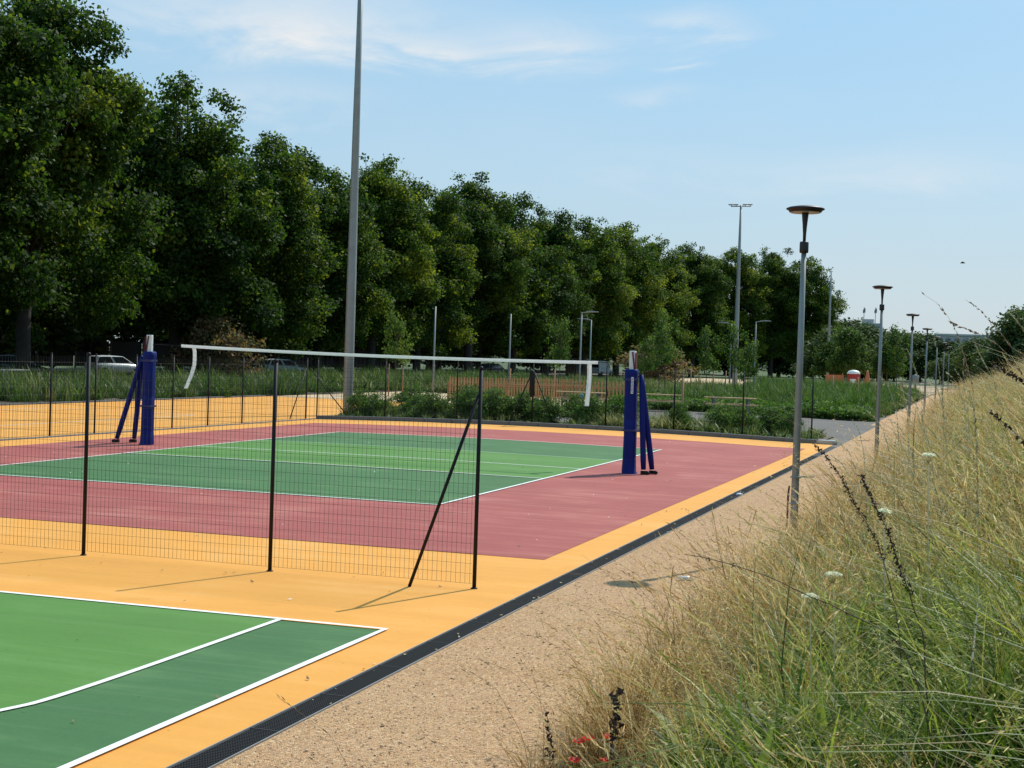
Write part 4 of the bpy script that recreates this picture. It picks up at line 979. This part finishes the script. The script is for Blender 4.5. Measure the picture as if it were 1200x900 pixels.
stalk('dead_branch', [(-0.206, 4.9, 1.464), (-0.275, 4.9, 1.508), (-0.401, 4.9, 1.568), (-0.514, 4.9, 1.607), (-0.657, 4.9, 1.658), (-0.773, 4.9, 1.684), (-0.92, 4.9, 1.705)], .0032, 'long dark leaning stem reaching left over the gravel path', 'plant', 'dock', .5, .007, 10, .012, None, seed=5)
stalk('dock_stalk', [(0.288, 6.0, 2.228), (0.208, 6.0, 2.274), (0.16, 6.0, 2.302), (0.112, 6.0, 2.327), (0.054, 6.0, 2.362)], .003, 'dark seed stalk high at the right edge of the view', 'plant', 'dock', .4, .010, 50, .02, GD, seed=6)
stalk('dock_stalk', [(0.27, 4.5, 2.05), (0.185, 4.5, 2.145), (0.125, 4.5, 2.194), (0.091, 4.5, 2.223), (0.056, 4.5, 2.249)], .003, 'dark seed stalk at the right edge below the highest one', 'plant', 'dock', .35, .008, 34, .017, GD, seed=7)
stalk('dock_stalk', [(-1.456, 6.2, 0.459), (-1.464, 6.2, 0.571), (-1.472, 6.2, 0.702), (-1.472, 6.2, 0.815), (-1.475, 6.2, 0.898)], .004, 'upright withered dark plant beside the poppies at the bottom', 'plant', 'dock', .75, .017, 22, .045, GD, seed=8)
stalk('dock_stalk', [(-1.353, 6.0, 0.46), (-1.345, 6.0, 0.55), (-1.343, 6.0, 0.615)], .004, 'short dark withered plant at the bottom edge right of the poppies', 'plant', 'dock', .6, .013, 10, .04, GD, seed=9)
stalk('grass_stalk', [(-2.021, 7.2, 0.113), (-2.038, 7.2, 0.222), (-2.054, 7.2, 0.398), (-2.073, 7.2, 0.551)], .003, 'thin brown upright stalk at the foot of the bank by the bottom edge', 'plant', 'dock', .5, .010, 16, .03, GD, seed=10)
GS = 'tall grass stems against the sky'
sky_stems = [([(-0.03, 6.0, 2.298), (-0.074, 6.0, 2.432), (-0.095, 6.0, 2.499), (-0.144, 6.0, 2.582), (-0.194, 6.0, 2.632), (-0.238, 6.0, 2.654)], 'tallest grass stem with a reddish head arching left against the sky', 'strawr', 20, .5),
 ([(0.21, 6.0, 2.241), (0.126, 6.0, 2.388), (0.043, 6.0, 2.469), (-0.022, 6.0, 2.501), (-0.087, 6.0, 2.522), (-0.136, 6.0, 2.545)], 'grass stem arching nearly flat to the left below the tallest one', 'strawr', 10, .3),
 ([(0.186, 6.5, 2.411), (0.124, 6.5, 2.445), (0.07, 6.5, 2.516), (-0.01, 6.5, 2.604), (-0.045, 6.5, 2.629), (-0.077, 6.5, 2.65)], 'grass stem with a thin tip right of the tallest one', 'strawr', 12, .3),
 ([(0.202, 6.0, 2.44), (0.152, 6.0, 2.522), (0.116, 6.0, 2.564), (0.09, 6.0, 2.59)], 'short visible stem tip close to the dark bush at right', 'straw', 8, .3),
 ([(0.057, 7.0, 2.313), (-0.002, 7.0, 2.409), (-0.035, 7.0, 2.486)], 'fine bare grass stem between the tall arching stems', 'straw', 6, .2),
 ([(-0.333, 9.0, 2.16), (-0.363, 9.0, 2.312), (-0.401, 9.0, 2.413), (-0.433, 9.0, 2.473)], 'pale feathery grass head in front of the third disc lamp', 'straw', 26, .28),
 ([(-0.532, 10.0, 2.075), (-0.594, 10.0, 2.244), (-0.651, 10.0, 2.299)], 'pale feathery grass head left of the third disc lamp', 'straw', 22, .3),
 ([(-0.187, 8.0, 2.185), (-0.216, 8.0, 2.365), (-0.227, 8.0, 2.446), (-0.243, 8.0, 2.522)], 'upright pale grass head in front of the fourth disc lamp', 'straw', 24, .28),
 ([(-0.037, 8.0, 2.192), (-0.093, 8.0, 2.324), (-0.088, 8.0, 2.414)], 'upright grass head in front of the farthest lamps', 'straw', 20, .3)]
for k, (px_, py_, pz_, ln_) in enumerate([(-.75, 9.2, 2.02, .10), (-.62, 8.6, 2.10, .16), (-.50, 9.6, 2.26, .08), (-.42, 8.2, 2.16, .2), (-.30, 9.0, 2.30, .12), (-.22, 9.8, 2.34, .15), (-.90, 9.8, 1.86, .18), (-.55, 10.4, 2.22, .22), (-.15, 8.8, 2.36, .1), (-1.0, 10.5, 1.72, .2), (-.68, 11.0, 2.0, .25)]):
    sky_stems.append(([(px_ + ln_, py_, pz_ - .42), (px_ + ln_ * .8, py_, pz_ - .2), (px_ + ln_ * .45, py_, pz_ - .06), (px_, py_, pz_)],
        ['lowest left', 'bent', 'slim', 'broad drooping', 'tall leaning', 'thin far', 'short left edge', 'low nodding', 'upright right hand', 'far left low', 'middle nodding'][k] + ' pale grass plume rising in front of the row of disc lamps', 'reedhead', 24, .34))
for k, (p, l, hm, hn, hf) in enumerate(sky_stems):
    stalk('tall_grass', p, .0015, l, 'grass', 'straw', hf, .0028, hn * 2, .013, GS, hm, seed=20 + k)
m_ = MB(); Pl = []; Dl = []
for k in range(70):   # loose stems standing over the path edge
    yy = rng.uniform(5.5, 26) if k < 40 else rng.uniform(7, 14); xx = rng.uniform(-2.4, -1.7); zz = float(zb(xx)); h = rng.uniform(.4, .9); ln = rng.uniform(.1, .6); lt = rng.uniform(-.3, .3)
    P = interp([(xx, yy, zz - .02), (xx - ln * .2, yy + lt * .2, zz + h * .5), (xx - ln * .55, yy + lt * .5, zz + h * .85), (xx - ln, yy + lt, zz + h)], 12)
    m_.tube([tuple(q) for q in P], [.0016 * (1 - .6 * q / 11) for q in range(12)], 4)
    for q in range(7):
        t = rng.uniform(7.5, 11); a = int(t); a = min(a, 10); c = P[a] + (P[a + 1] - P[a]) * (t - a); d_ = unit(P[11] - P[8] + rng.normal(size=3) * .08 + np.array([0, 0, -.03]))
        Pl.append(c + d_ * .02 + rng.normal(size=3) * .006); Dl.append(d_)
o = m_.build('loose_grass', MT['litter'], None); tag(o, 'thin brown grass stems leaning from the foot of the bank over the gravel path', 'grass', kind='stuff')
Pl = np.array(Pl); Dl = np.array(Dl); sd2 = unit(np.cross(Dl, rng.normal(size=Pl.shape))); V = np.empty((len(Pl), 4, 3)); V[:, 0] = Pl - Dl * .016; V[:, 1] = Pl + sd2 * .003; V[:, 2] = Pl + Dl * .018; V[:, 3] = Pl - sd2 * .003
link('seed_heads', mesh_np('seed_heads', V.reshape(-1, 3), np.arange(4 * len(Pl)).reshape(-1, 4), MT['litter'], attrs={'var': np.full(4 * len(Pl), .5)}), o)['kind'] = 'stuff'
def umbel(x, y, z, s, l, k):
    g = np.random.default_rng(k); e = empty('umbel_flower', (x, y, float(zb(x))), l, 'flower', 'white umbel flowers on the bank'); h = z - float(zb(x))
    MB().tube([(.03, .02, 0), (.02, .01, h * .5), (0, 0, h - .03)], .0022, 6).build('stem', MT['straw'], e)
    m_ = MB()
    for q in range(12): a = q * .524; m_.tube([(0, 0, h - .03), (math.cos(a) * s * .6, math.sin(a) * s * .6, h)], .0008, 4)
    m_.build('ray', MT['straw'], e)
    n = 220; r = s * g.random(n) ** .5; a = g.uniform(0, 6.28, n); P = np.stack([r * np.cos(a), r * np.sin(a), h + .008 * g.random(n) + .01 * (1 - (r / s) ** 2)], 1)
    link('flower_head', leaves(P, unit(np.array([0, 0, 1.]) + g.normal(size=(n, 3)) * .4), .009, g.random(n), 'flower_head', MT['umbel'], .8, .1), e)['kind'] = 'stuff'
for k, (x, y, z, s, l) in enumerate([(-.62, 5.9, 1.42, .035, 'lower left of the two white umbels in the middle of the bank'), (-.54, 6.0, 1.50, .035, 'white umbel just above and right of the lower one'), (-.36, 6.2, 1.75, .028, 'small white umbel beside the knobbly dark stalk'), (-.20, 6.4, 1.98, .03, 'highest white umbel on the bank')]): umbel(x, y, z, s, l, k)
def poppy(x, y, z, l, k):
    g = np.random.default_rng(k + 90); b = float(zb(x)); e = empty('poppy', (x, y, b), l, 'flower', 'red poppies at the foot of the bank'); h = z - b
    MB().tube([(.02, .02, -.01), (.0, .0, h * .6), (0, 0, h)], .0012, 5).build('stem', MT['grass'], e)
    for q in range(4):
        a = q * 1.57 + g.uniform(-.3, .3); m_ = MB(); vs = [(0, 0, h)]; R_ = .036
        for j in range(7): t = a + (j - 3) * .26; rr = R_ * (1 - .12 * abs(j - 3)); vs.append((math.cos(t) * rr, math.sin(t) * rr, h + .014 + g.uniform(-.004, .006)))
        for j in range(7): t = a + (j - 3) * .2; vs.append((math.cos(t) * R_ * .5, math.sin(t) * R_ * .5, h + .004))
        fs = [(0, 8 + j, 9 + j) for j in range(6)] + [(8 + j, 1 + j, 2 + j, 9 + j) for j in range(6)]; m_.add(vs, fs, True); m_.build('petal', MT['poppy'], e)
    MB().lathe([(.004, h), (.006, h + .006), (.003, h + .010)], 8).build('flower_centre', MT['dock'], e)
for k, (x, y, z, l) in enumerate([(-1.82, 6.9, .45, 'leftmost poppy of the upper trio'), (-1.77, 6.9, .47, 'middle poppy of the upper trio'), (-1.68, 6.9, .49, 'right poppy of the upper trio beside the withered plant'), (-1.76, 6.6, .44, 'lower left poppy near the bottom edge'), (-1.60, 6.6, .46, 'lower right poppy near the bottom edge'), (-.87, 7.2, .84, 'lone orange red poppy up on the bank')]): poppy(x, y, z, l, k)

# ------------------------------------------------------------------ vehicles
def car(x, y, rz, paint, label, kind='hatch', L=4.1, W=1.74, Hh=1.5):
    e = empty('parked_car' if kind != 'van' else 'parked_van', (x, y, G(x, y) - .03), label, 'car' if kind != 'van' else 'van', 'vehicles parked under the plane trees', rz)
    def lens(st, mat, name, parent, bev=.05):
        m_ = MB(); n = len(st[0][1]); b = 0
        for (px, ring) in st:
            for (yy, zz) in ring: m_.v.append((px, yy, zz))
        for i_ in range(len(st) - 1):
            for k in range(n): k2 = (k + 1) % n; m_.f.append([i_ * n + k, (i_ + 1) * n + k, (i_ + 1) * n + k2, i_ * n + k2]); m_.sm.append(True)
        m_.f.append(list(range(n))); m_.sm.append(False); m_.f.append([(len(st) - 1) * n + k for k in range(n)][::-1]); m_.sm.append(False)
        return m_.build(name, mat, parent)
    w = W / 2
    def ring(hw, zl, zm, zt): return [(-hw * .92, zl), (-hw, (zl + zm) / 2), (-hw, zm), (-hw * .95, zt), (-hw * .6, zt + .02), (hw * .6, zt + .02), (hw * .95, zt), (hw, zm), (hw, (zl + zm) / 2), (hw * .92, zl)]
    belt = .92 if kind != 'van' else 1.05
    body = lens([(-L / 2, ring(w * .86, .38, .62, belt - .08)), (-L / 2 + .12, ring(w * .96, .26, .66, belt)), (-L * .2, ring(w, .24, .68, belt + .02)), (L * .15, ring(w, .24, .66, belt)), (L * .30, ring(w * .98, .24, .62, belt - .06)),
          (L / 2 - .15, ring(w * .92, .26, .58, belt - .24)), (L / 2, ring(w * .78, .34, .52, belt - .36))], MT[paint], 'body', e)
    def cab(zt, hw, xs0, xs1): return None
    zt = Hh; fr, rr = (L * .27, -L * .47) if kind != 'van' else (L * .34, -L * .49)
    rw = w * .76
    pts_b = [(fr, belt - .03), (rr, belt - .03)]; tf, tr_ = (fr - .85, rr + .28) if kind != 'van' else (fr - .6, rr + .06)
    m_ = MB()
    vs = [(fr, -w * .93, belt), (fr, w * .93, belt), (rr, w * .93, belt), (rr, -w * .93, belt), (tf, -rw, zt - .05), (tf, rw, zt - .05), (tr_, rw, zt - .07), (tr_, -rw, zt - .07), ((tf + tr_) / 2, -rw * .9, zt), ((tf + tr_) / 2, rw * .9, zt)]
    m_.add(vs, [(0, 1, 5, 4), (2, 3, 7, 6), (1, 2, 6, 5), (3, 0, 4, 7), (4, 5, 9, 8), (8, 9, 6, 7), (4, 8, 7), (5, 6, 9)]); cabo = m_.build('cabin', MT[paint], e, bevel=.04)
    def pane(a, b, c, d, nm, off):
        A, B, C_, D = map(Vector, (a, b, c, d)); nn = (B - A).cross(D - A).normalized() * off; ctr = (A + B + C_ + D) / 4
        q = [ctr + (p - ctr) * .86 + nn for p in (A, B, C_, D)] + [ctr + (p - ctr) * .86 for p in (A, B, C_, D)]
        MB().add([tuple(v) for v in q], [(0, 1, 2, 3), (4, 7, 6, 5), (0, 4, 5, 1), (1, 5, 6, 2), (2, 6, 7, 3), (3, 7, 4, 0)]).build(nm, MT['glass'], cabo)
    pane(vs[0], vs[1], vs[5], vs[4], 'windscreen', .012); pane(vs[2], vs[3], vs[7], vs[6], 'rear_window', .012)
    for sgn, (a, b, c, d) in ((1, (vs[1], vs[2], vs[6], vs[5])), (-1, (vs[3], vs[0], vs[4], vs[7]))):
        lp = lambda p, q, t: tuple(Vector(p).lerp(Vector(q), t))
        if kind == 'van': pane(lp(a, b, 0 if sgn > 0 else .68), lp(a, b, .32 if sgn > 0 else 1), lp(d, c, .32 if sgn > 0 else 1), lp(d, c, 0 if sgn > 0 else .68), 'side_window', .012)
        else:
            pane(a, lp(a, b, .5), lp(d, c, .5), d, 'side_window', .012); pane(lp(a, b, .5), b, c, lp(d, c, .5), 'side_window', .012)
    for wx in (-L * .31, L * .31):
        for s in (-1, 1):
            t_ = MB().tube([(wx, s * (w - .18), .31), (wx, s * (w + .01), .31)], .31, 18).build('wheel', MT['rubber'], e)
            MB().tube([(wx, s * (w - .1), .31), (wx, s * (w + .018), .31)], .19, 12).build('rim', MT['galv'], t_)
    for s in (-1, 1):
        MB().box(L / 2 - .10, s * w * .62, .62, .16, .32, .13).build('headlight', MT['lens'], e, bevel=.02)
        MB().box(-L / 2 + .04, s * w * .76, .80, .10, .16, .26).build('tail_light', MT['red'], e, bevel=.02)
        MB().box(L * .16, s * (w + .07), belt + .05, .12, .16, .12).build('mirror', MT[paint], e, bevel=.02)
    MB().box(-L / 2 - .008, 0, .62, .02, .5, .11).build('number_plate', MT['white'], e)
    return e
car(-59.6, 91, R(62), 'carsilver', 'silver hatchback parked under the trees between the fence posts at left')
car(-57, 112.5, R(60), 'carwhite', 'white car parked under the trees behind the second foreground fence post')
car(-55.8, 74.5, R(65), 'carblack', 'dark car cut off by the left edge of the view')
car(-53, 157, R(80), 'carblack', 'black car parked under the trees behind the centre of the net')
car(-53, 206, R(80), 'carwhite', 'small white van parked in the shade right of the brown kiosk', 'van', 4.8, 1.9, 2.1)
car(-52.5, 250, R(85), 'carsilver', 'distant silver car seen right of the right blue post')

# hoarding fence behind the road
hd = empty('site_hoarding', (-66, 60, 0), 'dark sheeted site fence with grey posts and top rail behind the parked cars', 'fence')
pp = MB().box(0, 0, 1.2, .03, 4.5, 2.0).mesh('panel', MT['hoard']); po = MB().tube([(0, 0, -.1), (0, 0, 2.9)], .07, 8).mesh('post', MT['greypost']); tp = MB().box(0, 0, 2.0, .02, .34, .34).mesh('notice', MT['white'])
for k in range(22):
    o = link('panel', pp, hd); o.location = (0, 4.7 * k, .25); q = link('post', po, hd); q.location = (.1, 4.7 * k - 2.35, 0)
    if k % 2 == 0: r_ = link('notice', tp, hd); r_.location = (.12, 4.7 * k - 1.6, .45)
MB().box(.1, 50, 2.85, .05, 104, .06).build('top_rail', MT['greypost'], hd)
# kiosk, bench slab, red tank etc
def crate(name, x, y, dims, mat, label, cat, roofmat='greypost', rz=0):
    e = empty(name, (x, y, G(x, y)), label, cat, None, rz); a, b, c = dims
    MB().box(0, 0, c / 2, a, b, c).build('wall', MT[mat], e, bevel=.03); MB().box(0, 0, c + .05, a + .2, b + .2, .1).build('roof', MT[roofmat], e)
    MB().box(.2 * a, -b / 2 - .012, c * .42, a * .28, .03, c * .8).build('door', MT['greypost'], e)
    return e
crate('kiosk', -50.5, 184, (2.6, 2.2, 2.2), 'brick', 'small brown hut under the trees left of the white van', 'hut')
e = empty('concrete_bench', (-47.2, 62.8, .35), 'low pale concrete bench at the far left below the dark car', 'bench', None, R(80))
MB().box(0, 0, .42, 1.9, .5, .09).build('seat', MT['palecon'], e, bevel=.015)
for s in (-.7, .7): MB().box(s, 0, .19, .12, .42, .38).build('leg', MT['palecon'], e)
e = empty('red_container', (-12.9, 158, -.05), 'round red container with a white domed lid far behind the bed', 'container')
MB().lathe([(.95, 0), (1.0, .1), (1.0, 1.75), (.96, 1.85)], 20).build('body', MT['red'], e)
MB().lathe([(1.04, 1.85), (1.0, 1.98), (.75, 2.2), (.3, 2.3), (0, 2.32)], 20).build('lid', MT['white'], e)
MB().box(0, -1.0, 1.0, .9, .05, .5).build('plate', MT['white'], e)
e.scale = (.68, .68, .9)
e = empty('safety_barrier', (-14.9, 158.5, -.05), 'orange plastic barrier left of the red container', 'barrier')
MB().box(0, 0, .85, 1.9, .08, 1.3).build('panel', MT['orange'], e)
for s in (-.8, .8): MB().box(s, 0, .1, .2, .7, .2).build('foot', MT['rubber'], e); MB().box(s, 0, .85, .1, .12, 1.7).build('upright', MT['orange'], e)
m_ = MB(); m_.lathe([(.45, 0), (.42, .15), (.28, 1.1), (.15, 1.8), (.05, 2.1)], 12); tag(m_.build('orange_tarpaulin_cone', MT['orange'], None, (-11.5, 158.5, -.05)), 'orange cone shaped cover right of the red container', 'cover')
m_ = MB(); m_.lathe([(.14, 0), (.12, .9), (.30, 1.2), (.34, 1.75), (.1, 1.85)], 10); tag(m_.build('litter_bin', MT['greypost'], None, (-6.2, 150, -.05)), 'small grey bin far down the path left of the fourth disc lamp', 'bin')
# crowd barriers at the far end of the path
bar0 = None
for k, (x, y) in enumerate([(-5.6, 141), (-3.3, 141), (-5.2, 152), (-7.9, 141)]):
    if bar0 is None:
        bar0 = empty('crowd_barrier', (0, 0, 0), '', 'barrier'); fr = MB(); fr.tube([(-1.1, 0, .1), (-1.1, 0, 1.05), (1.1, 0, 1.05), (1.1, 0, .1), (-1.1, 0, .1)], .025, 6); fr.build('frame', MT['galv'], bar0)
        br = MB().tube([(0, 0, .12), (0, 0, 1.03)], .012, 5).mesh('bar', MT['galv'])
        for q in range(15): o = link('bar', br, bar0); o.location = (-1.0 + q * .143, 0, 0)
        for s in (-.9, .9): MB().box(s, 0, .04, .06, .6, .05).build('foot', MT['galv'], bar0)
        o = bar0
    else: o = copy_tree(bar0)
    o.location = (x, y, -.05); tag(o, ['grey metal crowd barrier in the middle across the far path', 'grey metal crowd barrier nearest the bank across the far path', 'grey metal crowd barrier standing behind the others on the far path', 'leftmost grey metal crowd barrier of the far path'][k], 'barrier', 'metal crowd barriers at the far end of the path')

# ------------------------------------------------------------------ far buildings, hill, bird
def block(x, y, w_, d_, h, label, rz=0, floors=6, cols=8):
    e = empty('apartment_building', (x, y, -.1), label, 'building', None, rz)
    wl = MB().box(0, 0, h / 2, w_, d_, h).build('wall', MT['bld'], e); MB().box(0, 0, h + .25, w_ + .6, d_ + .6, .5).build('roof', MT['bld'], e)
    wm = MB().box(0, 0, 0, w_ / cols * .55, .25, h / floors * .45).mesh('window', MT['bldw'])
    for i_ in range(floors):
        for j in range(cols): o = link('window', wm, e); o.location = (-w_ / 2 + w_ * (j + .5) / cols, -d_ / 2 - .05, h * (i_ + .55) / floors)
    return e
b = block(-43.5, 600, 9, 12, 19.6, 'grey tower block with rooftop antennas above the far trees', 0, 6, 4)
MB().box(-.6, 0, 20.8, 4.6, 6, 2.0).build('plant_room', MT['bld'], b)
for dx in (-2.3, 2.2): MB().tube([(dx, 0, 19.8), (dx, 0, 26.6)], .12, 6).box(dx + .3, 0, 25.3, .45, .3, 1.7).box(dx - .3, 0, 25.0, .35, .3, 1.4).box(dx, .3, 25.8, .4, .3, 1.5).build('antenna', MT['greypost'], b)
block(-36.6, 606, 5, 12, 15.6, 'lower grey wing of the tower block', 0, 5, 2)
block(-1.0, 410, 22, 14, 11.6, 'long low grey building with a flat roof behind the far bushes', 0, 4, 10)
# wooded hill on the horizon
n = 60; xs_ = np.linspace(-260, 260, n); V = []; F = []
for k, xx in enumerate(xs_):
    hh = 7.5 + 2.5 * math.sin(xx * .021 + 1) + 1.2 * math.sin(xx * .09) + random.uniform(-.4, .4)
    for q, (dy, f) in enumerate([(0, -.02), (20, .6), (45, .95), (80, 1.0), (160, 0)]): V.append((xx, 430 + dy, hh * f - .3))
for k in range(n - 1):
    for q in range(4): a = k * 5 + q; F.append((a, a + 5, a + 6, a + 1))
tag(link('hill', mesh_np('hill', V, F, MT['lawn'], True)), kind='structure')
g = np.random.default_rng(77); n = 26000; xx = g.uniform(-255, 255, n); dy = g.uniform(5, 110, n); hh = 7.5 + 2.5 * np.sin(xx * .021 + 1) + 1.2 * np.sin(xx * .09); f = np.interp(dy, [0, 20, 45, 80, 160], [0, .6, .95, 1, 0])
P = np.stack([xx, 430 + dy, hh * f + g.uniform(-.5, 2.2, n) * (.6 + .4 * np.sin(xx * .7) * np.sin(dy * .5))], 1)
tag(link('far_wood', leaves(P, unit(np.array([0, -.4, .8]) + g.normal(size=(n, 3)) * .5), 1.5, g.normal(.45, .2, n), 'far_wood', MT['leaff'], .8)), 'far wooded hillside on the horizon', 'wood', kind='stuff')
m_ = MB(); m_.tube([(-.12, 0, 0), (-.05, 0, .02), (.08, 0, .02), (.12, 0, .0)], [.01, .035, .035, .012], 8); bd = m_.build('bird', MT['bird'], None, (-1.15, 80, 8.0))
tag(bd, 'small dark bird flying high at the right', 'bird')
for s in (-1, 1): MB().add([(-.05, s * .03, .03), (.06, s * .03, .03), (.02, s * .12, .08), (-.06, s * .19, .05), (-.05, s * .03, .02), (.06, s * .03, .02), (.02, s * .12, .07), (-.06, s * .19, .04)], [(0, 1, 2, 3), (7, 6, 5, 4), (0, 4, 5, 1), (1, 5, 6, 2), (2, 6, 7, 3), (3, 7, 4, 0)]).build('wing', MT['bird'], bd)
